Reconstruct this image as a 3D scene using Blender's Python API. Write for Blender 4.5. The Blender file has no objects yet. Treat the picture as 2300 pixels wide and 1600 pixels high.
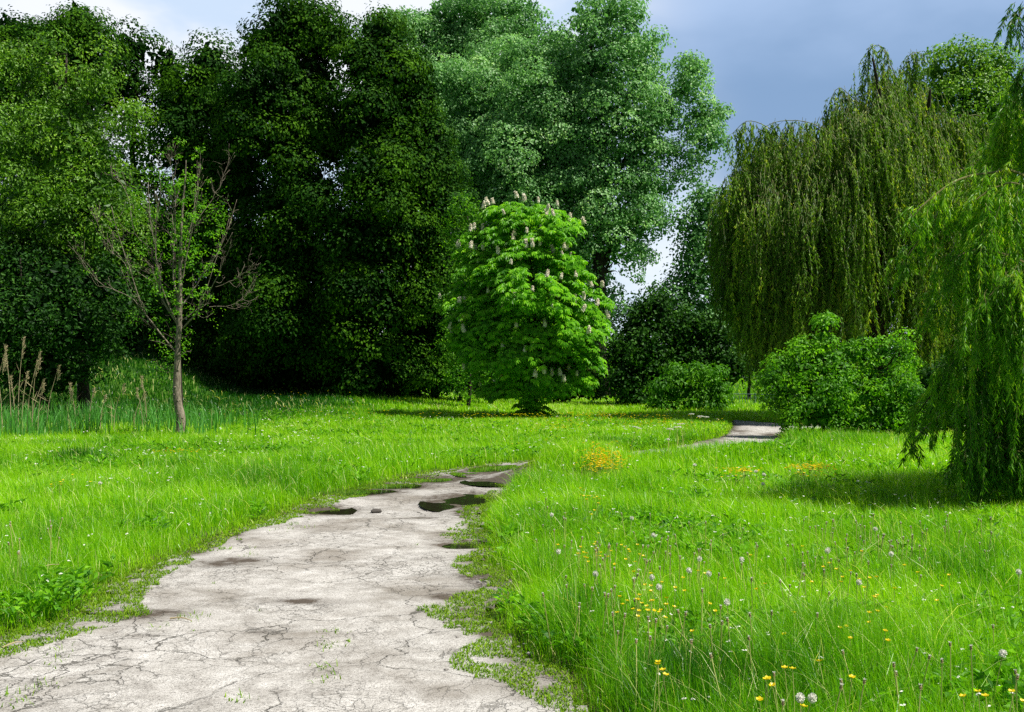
import bpy, math, random
import numpy as np

rng = np.random.default_rng(7)
random.seed(7)
C = bpy.context.scene.collection
F = 2300.0          # focal length in photograph pixels
HZ = 850.0          # horizon row
CX = 1150.0
EYE = 1.6

# ------------------------------------------------------------------ basics
def smooth(a, b, x):
    t = np.clip((x - a) / (b - a), 0, 1)
    return t * t * (3 - 2 * t)

def P(px, py, d):
    return np.array([(px - CX) / F * d, d, EYE + (HZ - py) / F * d])

_tab = np.random.default_rng(3).random((256, 256))
def vnoise(x, y, s=1.0, o=0):
    x = np.asarray(x, float) * s + 57.3 + o * 17.1; y = np.asarray(y, float) * s + 91.7 + o * 31.7
    xi = np.floor(x).astype(int); yi = np.floor(y).astype(int)
    fx = x - xi; fy = y - yi
    fx = fx * fx * (3 - 2 * fx); fy = fy * fy * (3 - 2 * fy)
    g = lambda a, b: _tab[a % 256, b % 256]
    return (g(xi, yi) * (1 - fx) + g(xi + 1, yi) * fx) * (1 - fy) + (g(xi, yi + 1) * (1 - fx) + g(xi + 1, yi + 1) * fx) * fy

def fbm(x, y, s=1.0, o=0, n=4):
    a = 0; w = 0.5; t = 0
    for i in range(n):
        a = a + w * vnoise(x, y, s * 2 ** i, o + i); t += w; w *= 0.5
    return a / t

def H(x, y):
    x = np.asarray(x, float); y = np.asarray(y, float)
    amp = 0.12 + 0.72 * (1 - smooth(-9, 1, x)) + 1.9 * (1 - smooth(-19, -11.5, x))
    bank = amp * smooth(35, 51, y)
    far = 3.2 * smooth(58, 105, y) + 2.0 * smooth(105, 200, y)
    mound = 0.46 * np.exp(-(np.hypot(x - np.clip(x * .8 + (y - 17.6) * .35, 1.1, 4.7), y - (16.0 + .66 * (np.clip(x * .8 + (y - 17.6) * .35, 1.1, 4.7) - 0.9))) / 1.0) ** 2)
    rough = 0.10 * (fbm(x, y, 0.22, 5) - 0.5) * smooth(7, 20, y)
    return bank + far + rough + mound

L_EDGE = [(-3.6, -3), (-3.5, 4), (-3.12, 6.1), (-2.78, 6.8), (-2.98, 7.6), (-3.0, 8.3), (-2.87, 9.4), (-2.75, 10.6), (-2.63, 11.9), (-2.54, 13.6),
          (-1.9, 15.6), (-1.2, 17.4), (-0.3, 18.8), (1.0, 20), (3.6, 23), (5.6, 27), (6.6, 30.5), (8.3, 38.2), (8.8, 36.6), (10, 35), (17, 35.5), (26, 36)]
R_EDGE = [(0.50, -3), (0.40, 4), (0.30, 5.5), (0.08, 5.75), (0, 6.1), (-0.27, 6.88), (-0.02, 7.5), (-0.05, 8.2), (-0.34, 8.8), (-0.1, 9.3),
          (-0.32, 9.8), (-0.38, 11.3), (-0.33, 12.7), (-0.18, 14.2), (0.3, 16.2), (1.2, 17.3), (3.5, 19), (5.4, 21.5), (6.6, 25), (7.2, 28),
          (7.9, 29.6), (9.5, 31.0), (12, 31.6), (17, 32.0), (26, 32.5)]
POLY = np.array(L_EDGE + R_EDGE[::-1], float)

def path_sd(x, y):
    """signed distance to the path outline, negative on the path"""
    x = np.asarray(x, float).ravel(); y = np.asarray(y, float).ravel()
    out = np.empty(len(x))
    A = POLY; B = np.roll(POLY, -1, 0)
    for s in range(0, len(x), 200000):
        xx = x[s:s + 200000]; yy = y[s:s + 200000]
        d2 = np.full(len(xx), 1e9); ins = np.zeros(len(xx), bool)
        for (ax, ay), (bx, by) in zip(A, B):
            ex, ey = bx - ax, by - ay
            t = np.clip(((xx - ax) * ex + (yy - ay) * ey) / (ex * ex + ey * ey), 0, 1)
            d2 = np.minimum(d2, (xx - ax - t * ex) ** 2 + (yy - ay - t * ey) ** 2)
            if ay != by:
                c = ((ay > yy) != (by > yy)) & (xx < (bx - ax) * (yy - ay) / (by - ay) + ax)
                ins ^= c
        d = np.sqrt(d2)
        out[s:s + 200000] = np.where(ins, -d, d)
    wob = 0.22 * (fbm(x, y, 1.6, 9) - 0.5) + 0.10 * (vnoise(x, y, 6, 2) - 0.5)
    return out + wob

# ------------------------------------------------------------------ mesh accumulator
class Acc:
    def __init__(s):
        s.v = []; s.n = 0; s.q = []; s.t = []; s.qa = []; s.ta = []; s.qm = []; s.tm = []
    def quads(s, v, f, a=0.5, m=0):
        v = np.asarray(v, np.float32).reshape(-1, 3); f = np.asarray(f, np.int64).reshape(-1, 4)
        s.v.append(v); s.q.append(f + s.n); s.n += len(v)
        s.qa.append(np.broadcast_to(np.asarray(a, np.float32), (len(f),))); s.qm.append(np.full(len(f), m, np.int32))
        return s.n - len(v)
    def tris(s, v, f, a=0.5, m=0):
        v = np.asarray(v, np.float32).reshape(-1, 3); f = np.asarray(f, np.int64).reshape(-1, 3)
        s.v.append(v); s.t.append(f + s.n); s.n += len(v)
        s.ta.append(np.broadcast_to(np.asarray(a, np.float32), (len(f),))); s.tm.append(np.full(len(f), m, np.int32))
    def mesh(s, name, mats, smooth_=False, attr='v'):
        me = bpy.data.meshes.new(name)
        V = np.concatenate(s.v)
        q = np.concatenate(s.q) if s.q else np.zeros((0, 4), int)
        t = np.concatenate(s.t) if s.t else np.zeros((0, 3), int)
        nf = len(q) + len(t)
        me.vertices.add(len(V)); me.vertices.foreach_set('co', V.astype(np.float32).ravel())
        li = np.concatenate([q.ravel(), t.ravel()]).astype(np.int32)
        me.loops.add(len(li)); me.loops.foreach_set('vertex_index', li)
        me.polygons.add(nf)
        st = np.concatenate([np.arange(len(q)) * 4, len(q) * 4 + np.arange(len(t)) * 3]).astype(np.int32)
        me.polygons.foreach_set('loop_start', st)
        mi = np.concatenate(s.qm + s.tm) if (s.qm or s.tm) else np.zeros(0)
        me.polygons.foreach_set('material_index', mi.astype(np.int32))
        at = me.attributes.new(attr, 'FLOAT', 'FACE')
        at.data.foreach_set('value', np.concatenate(s.qa + s.ta).astype(np.float32))
        for m in (mats if isinstance(mats, (list, tuple)) else [mats]):
            me.materials.append(m)
        me.update(calc_edges=True)
        me.polygons.foreach_set('use_smooth', np.full(nf, bool(smooth_)))
        return me
    def obj(s, name, mats, parent=None, smooth_=False, **props):
        o = bpy.data.objects.new(name, s.mesh(name, mats, smooth_))
        C.objects.link(o)
        if parent:
            o.parent = parent
        for k, val in props.items():
            o[k] = val
        return o

def unit(v):
    return v / np.maximum(np.linalg.norm(v, axis=-1, keepdims=True), 1e-9)

def rnd_dir(n):
    return unit(rng.normal(size=(n, 3)))

def leaves(acc, pos, dirs, nor, ln, wd, a, fold=0.15, m=0, bend=0.0, wide=0.45):
    """one folded rhombic leaf per row: base, right, tip, left"""
    n = len(pos)
    dirs = unit(dirs); side = unit(np.cross(dirs, nor)); nn = np.cross(side, dirs)
    ln = np.broadcast_to(np.asarray(ln, float), (n,))[:, None]; wd = np.broadcast_to(np.asarray(wd, float), (n,))[:, None]
    V = np.empty((n, 4, 3))
    V[:, 0] = pos
    V[:, 1] = pos + dirs * ln * wide + side * wd * .5 + nn * wd * fold
    V[:, 2] = pos + dirs * ln - nn * ln * bend
    V[:, 3] = pos + dirs * ln * wide - side * wd * .5 + nn * wd * fold
    acc.quads(V, np.arange(n * 4).reshape(-1, 4), a, m)

def tube(acc, pts, rad, sides=6, a=0.5, m=0, cap=True):
    pts = np.asarray(pts, float); k = len(pts)
    rad = np.broadcast_to(np.asarray(rad, float), (k,))
    tg = unit(np.gradient(pts, axis=0))
    ref = np.array([0.31, 0.12, 0.94]) if abs(tg[0][2]) < 0.9 else np.array([1.0, 0.1, 0])
    s1 = unit(np.cross(tg, ref)); s2 = np.cross(tg, s1)
    an = np.arange(sides) / sides * 2 * np.pi
    V = pts[:, None] + rad[:, None, None] * (np.cos(an)[None, :, None] * s1[:, None] + np.sin(an)[None, :, None] * s2[:, None])
    i = np.arange(k - 1)[:, None] * sides; j = np.arange(sides)[None]; j2 = (j + 1) % sides
    f = np.stack([i + j, i + j2, i + sides + j2, i + sides + j], -1).reshape(-1, 4)
    acc.quads(V.reshape(-1, 3), f, a, m)
    if cap and sides >= 4:
        cf = [[(k - 1) * sides, (k - 1) * sides + 1, (k - 1) * sides + 2]]
        for jj in range(2, sides - 1):
            cf.append([(k - 1) * sides, (k - 1) * sides + jj, (k - 1) * sides + jj + 1])
        base = acc.n - len(V.reshape(-1, 3))
        acc.t.append(np.array(cf) + base); acc.ta.append(np.full(len(cf), a, np.float32)); acc.tm.append(np.full(len(cf), m, np.int32))

def spline(pts, n):
    pts = np.asarray(pts, float); k = len(pts)
    t = np.linspace(0, k - 1 - 1e-6, n); i = t.astype(int); f = (t - i)[:, None]
    p = np.vstack([2 * pts[0] - pts[1], pts, 2 * pts[-1] - pts[-2]])
    a, b, c, d = p[i], p[i + 1], p[i + 2], p[i + 3]
    return 0.5 * ((2 * b) + (-a + c) * f + (2 * a - 5 * b + 4 * c - d) * f ** 2 + (-a + 3 * b - 3 * c + d) * f ** 3)

def empty(name, loc, label, cat, group=None):
    o = bpy.data.objects.new(name, None); C.objects.link(o)
    o.location = loc; o['label'] = label; o['category'] = cat
    o.empty_display_size = 0.3
    if group: o['group'] = group
    return o

def child(acc, name, mats, root, smooth_=False):
    """build world-space geometry as a part under root (root may be moved)"""
    o = acc.obj(name, mats, root, smooth_)
    o.matrix_parent_inverse = root.matrix_basis.inverted() if hasattr(root, 'matrix_basis') else o.matrix_parent_inverse
    return o

# ------------------------------------------------------------------ materials
def new_mat(name):
    m = bpy.data.materials.new(name); m.use_nodes = True
    nt = m.node_tree; nt.nodes.clear()
    out = nt.nodes.new('ShaderNodeOutputMaterial')
    return m, nt, out

def ramp(nt, stops):
    r = nt.nodes.new('ShaderNodeValToRGB'); el = r.color_ramp.elements
    while len(el) < len(stops): el.new(0.5)
    for e, (p, c) in zip(el, stops):
        e.position = p; e.color = (*c, 1)
    return r

def leaf_mat(name, stops, transl=0.4, rough=0.45, spec=0.3, tcol=None, coat=0.0):
    m, nt, out = new_mat(name); N = nt.nodes; Lk = nt.links.new
    at = N.new('ShaderNodeAttribute'); at.attribute_name = 'v'
    r = ramp(nt, stops); Lk(at.outputs['Fac'], r.inputs[0])
    b = N.new('ShaderNodeBsdfPrincipled'); b.inputs['Roughness'].default_value = rough
    b.inputs['Specular IOR Level'].default_value = spec
    Lk(r.outputs[0], b.inputs['Base Color'])
    t = N.new('ShaderNodeBsdfTranslucent')
    mc = N.new('ShaderNodeMix'); mc.data_type = 'RGBA'; mc.blend_type = 'MULTIPLY'; mc.inputs[0].default_value = 1
    Lk(r.outputs[0], mc.inputs[6]); mc.inputs[7].default_value = (*(tcol or (1.5, 1.6, 0.6)), 1)
    Lk(mc.outputs[2], t.inputs[0])
    mx = N.new('ShaderNodeMixShader'); mx.inputs[0].default_value = transl
    Lk(b.outputs[0], mx.inputs[1]); Lk(t.outputs[0], mx.inputs[2]); Lk(mx.outputs[0], out.inputs[0])
    return m

def bark_mat(name, c1, c2, scale=12):
    m, nt, out = new_mat(name); N = nt.nodes; Lk = nt.links.new
    tc = N.new('ShaderNodeTexCoord'); mp = N.new('ShaderNodeMapping'); mp.inputs['Scale'].default_value = (1, 1, 0.35)
    Lk(tc.outputs['Object'], mp.inputs[0])
    n1 = N.new('ShaderNodeTexNoise'); n1.inputs['Scale'].default_value = scale; n1.inputs['Detail'].default_value = 6; n1.inputs['Roughness'].default_value = .65
    Lk(mp.outputs[0], n1.inputs[0])
    r = ramp(nt, [(0.35, c1), (0.62, c2)]); Lk(n1.outputs[0], r.inputs[0])
    b = N.new('ShaderNodeBsdfPrincipled'); b.inputs['Roughness'].default_value = 0.85; b.inputs['Specular IOR Level'].default_value = .2
    Lk(r.outputs[0], b.inputs['Base Color'])
    bp = N.new('ShaderNodeBump'); bp.inputs['Strength'].default_value = 0.7; bp.inputs['Distance'].default_value = 0.03
    Lk(n1.outputs[0], bp.inputs['Height']); Lk(bp.outputs[0], b.inputs['Normal']); Lk(b.outputs[0], out.inputs[0])
    return m

def plain_mat(name, col, rough=0.6, transl=0.0, spec=.3):
    m, nt, out = new_mat(name); N = nt.nodes; Lk = nt.links.new
    n1 = N.new('ShaderNodeTexNoise'); n1.inputs['Scale'].default_value = 40
    r = ramp(nt, [(0.3, tuple(c * .75 for c in col)), (0.7, col)]); Lk(n1.outputs[0], r.inputs[0])
    b = N.new('ShaderNodeBsdfPrincipled'); b.inputs['Roughness'].default_value = rough; b.inputs['Specular IOR Level'].default_value = spec
    Lk(r.outputs[0], b.inputs['Base Color'])
    if transl:
        t = N.new('ShaderNodeBsdfTranslucent'); Lk(r.outputs[0], t.inputs[0])
        mx = N.new('ShaderNodeMixShader'); mx.inputs[0].default_value = transl
        Lk(b.outputs[0], mx.inputs[1]); Lk(t.outputs[0], mx.inputs[2]); Lk(mx.outputs[0], out.inputs[0])
    else:
        Lk(b.outputs[0], out.inputs[0])
    return m

M = {}
M['grass'] = leaf_mat('grass_blade', [(0.0, (0.015, 0.10, 0.003)), (0.3, (0.10, 0.33, 0.004)), (0.65, (0.27, 0.54, 0.006)), (0.92, (0.36, 0.63, 0.012)), (1.0, (0.75, 0.75, 0.30))], 0.45, 0.35, 0.35)
M['moss'] = leaf_mat('moss_blade', [(0.0, (0.07, 0.16, 0.006)), (0.5, (0.16, 0.31, 0.008)), (1.0, (0.28, 0.42, 0.015))], 0.3, 0.6, 0.2)
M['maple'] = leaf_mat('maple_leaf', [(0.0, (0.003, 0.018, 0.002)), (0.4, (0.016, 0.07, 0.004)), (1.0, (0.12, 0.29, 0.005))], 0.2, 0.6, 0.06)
M['poplar'] = leaf_mat('poplar_leaf', [(0.0, (0.05, 0.17, 0.04)), (0.5, (0.19, 0.41, 0.13)), (0.85, (0.34, 0.60, 0.23)), (1.0, (0.55, 0.75, 0.45))], 0.4, 0.45, 0.3, (1.3, 1.4, 0.8))
M['light'] = leaf_mat('light_leaf', [(0.0, (0.025, 0.12, 0.006)), (0.5, (0.12, 0.34, 0.012)), (1.0, (0.26, 0.56, 0.018))], 0.4, 0.5, 0.2)
M['chestnut'] = leaf_mat('chestnut_leaf', [(0.0, (0.04, 0.18, 0.006)), (0.5, (0.16, 0.43, 0.014)), (1.0, (0.34, 0.66, 0.022))], 0.4, 0.45, 0.25)
M['willow'] = leaf_mat('willow_leaf', [(0.0, (0.018, 0.06, 0.005)), (0.5, (0.10, 0.23, 0.010)), (0.85, (0.26, 0.44, 0.016)), (1.0, (0.48, 0.56, 0.04))], 0.32, 0.5, 0.2)
M['willow_near'] = leaf_mat('near_willow_leaf', [(0.0, (0.02, 0.09, 0.006)), (0.45, (0.095, 0.27, 0.010)), (0.8, (0.22, 0.46, 0.014)), (1.0, (0.42, 0.58, 0.03))], 0.42, 0.45, 0.25)
M['olive'] = leaf_mat('olive_green_leaf', [(0.0, (0.04, 0.12, 0.01)), (0.5, (0.16, 0.34, 0.025)), (1.0, (0.30, 0.50, 0.05))], 0.35, 0.45, 0.3)
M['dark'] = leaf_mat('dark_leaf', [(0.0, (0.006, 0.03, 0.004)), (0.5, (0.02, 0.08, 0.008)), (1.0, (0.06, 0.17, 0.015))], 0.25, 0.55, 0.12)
M['reed'] = leaf_mat('reed_blade', [(0.0, (0.03, 0.15, 0.015)), (0.5, (0.10, 0.34, 0.04)), (0.9, (0.16, 0.42, 0.10)), (1.0, (0.45, 0.42, 0.18))], 0.35, 0.4, 0.4, (1.3, 1.4, 0.8))
M['straw'] = plain_mat('dry_straw', (0.52, 0.43, 0.25), 0.8, 0.2)
M['bark'] = bark_mat('dark_bark', (0.015, 0.012, 0.009), (0.06, 0.048, 0.036))
M['bark_young'] = bark_mat('young_bark', (0.09, 0.075, 0.055), (0.30, 0.25, 0.19), 18)
M['bark_grey'] = bark_mat('grey_bark', (0.10, 0.09, 0.075), (0.26, 0.24, 0.20), 20)
M['twig'] = plain_mat('willow_twig', (0.18, 0.20, 0.06), 0.6)
M['twig_near'] = plain_mat('near_willow_twig', (0.25, 0.24, 0.08), 0.5)
M['yellow'] = plain_mat('buttercup_petal', (0.85, 0.68, 0.01), 0.35, 0.25)
M['stem'] = plain_mat('flower_stem', (0.60, 0.64, 0.20), 0.6, 0.2)
M['seed'] = plain_mat('seed_fluff', (0.92, 0.90, 0.82), 0.9, 0.3)
M['brown'] = plain_mat('brown_seed_head', (0.34, 0.27, 0.14), 0.9)
M['blossom'] = plain_mat('chestnut_blossom', (1.0, 0.94, 0.78), 0.8, 0.2)
M['white'] = plain_mat('white_petal', (0.8, 0.8, 0.75), 0.7, 0.3)
M['rail'] = plain_mat('rail_paint', (0.16, 0.22, 0.26), 0.5)
M['stone'] = plain_mat('dark_stone', (0.09, 0.08, 0.07), 0.8)

def ground_material():
    m, nt, out = new_mat('soil'); N = nt.nodes; Lk = nt.links.new
    g = N.new('ShaderNodeNewGeometry')
    n1 = N.new('ShaderNodeTexNoise'); n1.inputs['Scale'].default_value = 1.3; n1.inputs['Detail'].default_value = 8
    n2 = N.new('ShaderNodeTexNoise'); n2.inputs['Scale'].default_value = 22; n2.inputs['Detail'].default_value = 6
    for n in (n1, n2): Lk(g.outputs['Position'], n.inputs[0])
    r1 = ramp(nt, [(0.35, (0.03, 0.10, 0.008)), (0.6, (0.07, 0.20, 0.01))]); Lk(n1.outputs[0], r1.inputs[0])
    r2 = ramp(nt, [(0.35, (0.35, 0.30, 0.3)), (0.65, (1, 1, 1))]); Lk(n2.outputs[0], r2.inputs[0])
    mx = N.new('ShaderNodeMix'); mx.data_type = 'RGBA'; mx.blend_type = 'MULTIPLY'; mx.inputs[0].default_value = 1
    Lk(r1.outputs[0], mx.inputs[6]); Lk(r2.outputs[0], mx.inputs[7])
    # bare brown earth at the path margin (attribute written per vertex)
    at = N.new('ShaderNodeAttribute'); at.attribute_name = 'bare'
    m2 = N.new('ShaderNodeMix'); m2.data_type = 'RGBA'
    r3 = ramp(nt, [(0.3, (0.05, 0.035, 0.022)), (0.7, (0.13, 0.10, 0.07))]); Lk(n2.outputs[0], r3.inputs[0])
    Lk(at.outputs['Fac'], m2.inputs[0]); Lk(mx.outputs[2], m2.inputs[6]); Lk(r3.outputs[0], m2.inputs[7])
    b = N.new('ShaderNodeBsdfPrincipled'); b.inputs['Roughness'].default_value = 0.9; b.inputs['Specular IOR Level'].default_value = .15
    Lk(m2.outputs[2], b.inputs['Base Color'])
    bp = N.new('ShaderNodeBump'); bp.inputs['Strength'].default_value = 1; bp.inputs['Distance'].default_value = 0.04
    Lk(n2.outputs[0], bp.inputs['Height']); Lk(bp.outputs[0], b.inputs['Normal']); Lk(b.outputs[0], out.inputs[0])
    return m

def path_material():
    m, nt, out = new_mat('old_asphalt'); N = nt.nodes; Lk = nt.links.new
    g = N.new('ShaderNodeNewGeometry')
    def noise(s, d=6, r=.6):
        n = N.new('ShaderNodeTexNoise'); n.inputs['Scale'].default_value = s; n.inputs['Detail'].default_value = d; n.inputs['Roughness'].default_value = r
        Lk(g.outputs['Position'], n.inputs[0]); return n
    def mix(a, b, f, mode='MIX'):
        x = N.new('ShaderNodeMix'); x.data_type = 'RGBA'; x.blend_type = mode
        if isinstance(f, float): x.inputs[0].default_value = f
        else: Lk(f, x.inputs[0])
        Lk(a, x.inputs[6]); Lk(b, x.inputs[7]); return x.outputs[2]
    def math_(op, a, b):
        x = N.new('ShaderNodeMath'); x.operation = op; x.use_clamp = False
        for i, q in enumerate((a, b)):
            if isinstance(q, (int, float)): x.inputs[i].default_value = q
            else: Lk(q, x.inputs[i])
        return x.outputs[0]
    big = noise(0.9, 5); mid = noise(5, 8, .7); fine = noise(70, 4, .8); grit = noise(170, 2, .6)
    base = ramp(nt, [(0.32, (0.30, 0.28, 0.255)), (0.50, (0.45, 0.43, 0.40)), (0.68, (0.58, 0.56, 0.53))]); Lk(mid.outputs[0], base.inputs[0])
    fr = ramp(nt, [(0.34, (0.30, 0.28, 0.26)), (0.46, (0.92, .92, .92)), (0.62, (1.15, 1.15, 1.15))]); Lk(fine.outputs[0], fr.inputs[0])
    col = mix(base.outputs[0], fr.outputs[0], 1.0, 'MULTIPLY')
    gr = ramp(nt, [(0.36, (0.55, 0.54, 0.53)), (0.48, (1, 1, 1)), (0.62, (1.12, 1.12, 1.12))]); Lk(grit.outputs[0], gr.inputs[0])
    col = mix(col, gr.outputs[0], 1.0, 'MULTIPLY')
    # brown worn streaks
    st = ramp(nt, [(0.48, (0, 0, 0)), (0.66, (1, 1, 1))]); Lk(big.outputs[0], st.inputs[0])
    dk = N.new('ShaderNodeRGB'); dk.outputs[0].default_value = (0.19, 0.165, 0.135, 1)
    col = mix(col, dk.outputs[0], math_('MULTIPLY', st.outputs[0], 0.8))
    # damp / muddy areas written per vertex
    at = N.new('ShaderNodeAttribute'); at.attribute_name = 'damp'
    mud = N.new('ShaderNodeRGB'); mud.outputs[0].default_value = (0.085, 0.065, 0.048, 1)
    dr = math_('ADD', at.outputs['Fac'], math_('ADD', math_('MULTIPLY', math_('SUBTRACT', mid.outputs[0], 0.5), 2.6), math_('MULTIPLY', math_('SUBTRACT', fine.outputs[0], 0.5), 1.0)))
    dr2 = ramp(nt, [(0.25, (0, 0, 0)), (0.8, (1, 1, 1))]); Lk(dr, dr2.inputs[0])
    dm = math_('MULTIPLY', dr2.outputs[0], math_('MULTIPLY', at.outputs['Fac'], 1.8))
    col = mix(col, mud.outputs[0], dm)
    # cracks
    wn = noise(2.2, 5, .65)
    wadd = N.new('ShaderNodeVectorMath'); wadd.operation = 'MULTIPLY_ADD'
    Lk(wn.outputs[1], wadd.inputs[0]); wadd.inputs[1].default_value = (0.5, 0.5, 0); Lk(g.outputs['Position'], wadd.inputs[2])
    cr_h = None
    heights = []
    for sc, wd, msk_s, lo, hi in ((1.2, 0.006, 0.6, 0.40, 0.52), (4.4, 0.015, 0.45, 0.46, 0.58), (10, 0.035, 0.8, 0.48, 0.60)):
        vo = N.new('ShaderNodeTexVoronoi'); vo.feature = 'DISTANCE_TO_EDGE'; vo.inputs['Scale'].default_value = sc
        Lk(wadd.outputs[0], vo.inputs['Vector'])
        rr = ramp(nt, [(0.0, (1, 1, 1)), (wd * 0.55, (0.8, .8, .8)), (wd * 1.4, (0, 0, 0))]); Lk(vo.outputs['Distance'], rr.inputs[0])
        mk = noise(msk_s, 4); mr = ramp(nt, [(lo, (0, 0, 0)), (hi, (1, 1, 1))]); Lk(mk.outputs[0], mr.inputs[0])
        heights.append(math_('MULTIPLY', rr.outputs[0], mr.outputs[0]))
    cr = math_('MAXIMUM', math_('MAXIMUM', heights[0], math_('MULTIPLY', heights[1], 0.9)), math_('MULTIPLY', heights[2], 0.65))
    ck = N.new('ShaderNodeRGB'); ck.outputs[0].default_value = (0.045, 0.04, 0.03, 1)
    col = mix(col, ck.outputs[0], math_('MULTIPLY', cr, 0.88))
    b = N.new('ShaderNodeBsdfPrincipled'); b.inputs['Specular IOR Level'].default_value = .3
    rg = N.new('ShaderNodeMapRange'); rg.inputs[3].default_value = 0.85; rg.inputs[4].default_value = 0.45
    Lk(at.outputs['Fac'], rg.inputs[0]); Lk(rg.outputs[0], b.inputs['Roughness'])
    Lk(col, b.inputs['Base Color'])
    hh = math_('SUBTRACT', math_('ADD', math_('MULTIPLY', fine.outputs[0], 0.45), math_('MULTIPLY', grit.outputs[0], .3)), math_('MULTIPLY', cr, 0.7))
    bp = N.new('ShaderNodeBump'); bp.inputs['Strength'].default_value = 1; bp.inputs['Distance'].default_value = 0.012
    Lk(hh, bp.inputs['Height']); Lk(bp.outputs[0], b.inputs['Normal']); Lk(b.outputs[0], out.inputs[0])
    return m

def water_material():
    m, nt, out = new_mat('puddle_water'); N = nt.nodes; Lk = nt.links.new
    b = N.new('ShaderNodeBsdfPrincipled'); b.inputs['Base Color'].default_value = (0.02, 0.02, 0.01, 1)
    b.inputs['Roughness'].default_value = 0.02; b.inputs['IOR'].default_value = 1.33; b.inputs['Specular IOR Level'].default_value = .7
    n = N.new('ShaderNodeTexNoise'); n.inputs['Scale'].default_value = 6
    g = N.new('ShaderNodeNewGeometry'); Lk(g.outputs['Position'], n.inputs[0])
    bp = N.new('ShaderNodeBump'); bp.inputs['Strength'].default_value = .1; bp.inputs['Distance'].default_value = .01
    Lk(n.outputs[0], bp.inputs['Height']); Lk(bp.outputs[0], b.inputs['Normal'])
    Lk(b.outputs[0], out.inputs[0]); return m

# ------------------------------------------------------------------ ground, path, puddles
def grid_mesh(xs, ys, zf):
    X, Y = np.meshgrid(xs, ys); Z = zf(X.ravel(), Y.ravel())
    V = np.stack([X.ravel(), Y.ravel(), Z], 1); nx = len(xs)
    i, j = np.meshgrid(np.arange(len(xs) - 1), np.arange(len(ys) - 1)); k = (j * nx + i).ravel()
    return V, np.stack([k, k + 1, k + nx + 1, k + nx], 1)

def G(px, py):
    d = EYE * F / (py - HZ); return ((px - CX) / F * d, d)

# puddle: centre and radii on the ground, water level
PUD = []
for px, py, rx, ry in [(725, 1149, 42, 7), (1050, 1127, 60, 12), (985, 1079, 55, 5), (1140, 1062, 75, 9), (1140, 1089, 60, 5), (810, 1107, 60, 6), (860, 1094, 70, 5), (1030, 1229, 38, 5), (1125, 1385, 28, 12), (925,1076,40,4)]:
    x, y = G(px, py); y2 = G(px, py - ry)[1]; PUD.append((x, y, rx / F * y * 1.05, abs(y2 - y) * 1.15))

def dips(x, y):
    o = np.zeros_like(x)
    for cx, cy, rx, ry in PUD:
        r2 = (((x - cx) / rx) ** 2 + ((y - cy) / ry) ** 2) * (.15 + 1.9 * fbm(x, y, 2.3, 120))
        o = np.maximum(o, np.exp(-r2 * 0.9))
    return o

def path_h(x, y):
    und = 0.030 * (fbm(x, y, 0.55, 21) - 0.35) + 0.034 * (fbm(x, y, 2.2, 25) - .5)
    hole = np.exp(-((((x - G(880, 1146)[0]) / 0.75) ** 2 + ((y - G(880, 1146)[1]) / 0.85) ** 2)) ** 3)
    return H(x, y) + 0.025 + und - 0.042 * dips(x, y) - 0.045 * hole

def path_c_h(x, y):
    return H(x, y)

xs = np.concatenate([np.linspace(-260, -32, 30)[:-1], np.linspace(-32, -8, 60)[:-1], np.linspace(-8, 14, 200)[:-1], np.linspace(14, 40, 60)[:-1], np.linspace(40, 260, 30)])
ys = np.concatenate([np.linspace(-60, 0, 12)[:-1], np.linspace(0, 24, 220)[:-1], np.linspace(24, 60, 120)[:-1], np.linspace(60, 110, 40)[:-1], np.linspace(110, 600, 30)])
def gz(x, y):
    sd = path_sd(x, y)
    return H(x, y) - 0.10 * (1 - smooth(-0.35, -0.05, sd))
V, Fq = grid_mesh(xs, ys, gz)
a = Acc(); a.quads(V, Fq)
ground = a.obj('ground', ground_material(), smooth_=True, kind='structure')
at = ground.data.attributes.new('bare', 'FLOAT', 'POINT')
sd = path_sd(V[:, 0], V[:, 1])
at.data.foreach_set('value', (1 - smooth(0.1, 0.8, sd)).astype(np.float32))

def sheet(x0, x1, y0, y1, step, zf, keep):
    V, Q = grid_mesh(np.arange(x0, x1, step), np.arange(y0, y1, step), zf)
    cx = V[Q].mean(1); Q = Q[keep(cx[:, 0], cx[:, 1])]
    used, inv = np.unique(Q.ravel(), return_inverse=True)
    return V[used], inv.reshape(-1, 4)
keep = lambda x, y: path_sd(x, y) < 0.03
V1, Q1 = sheet(-4.2, 1.6, -3, 15, 0.06, path_h, keep)
V2, Q2 = sheet(-4.2, 26, 14.96, 45, 0.12, path_h, keep)
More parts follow.
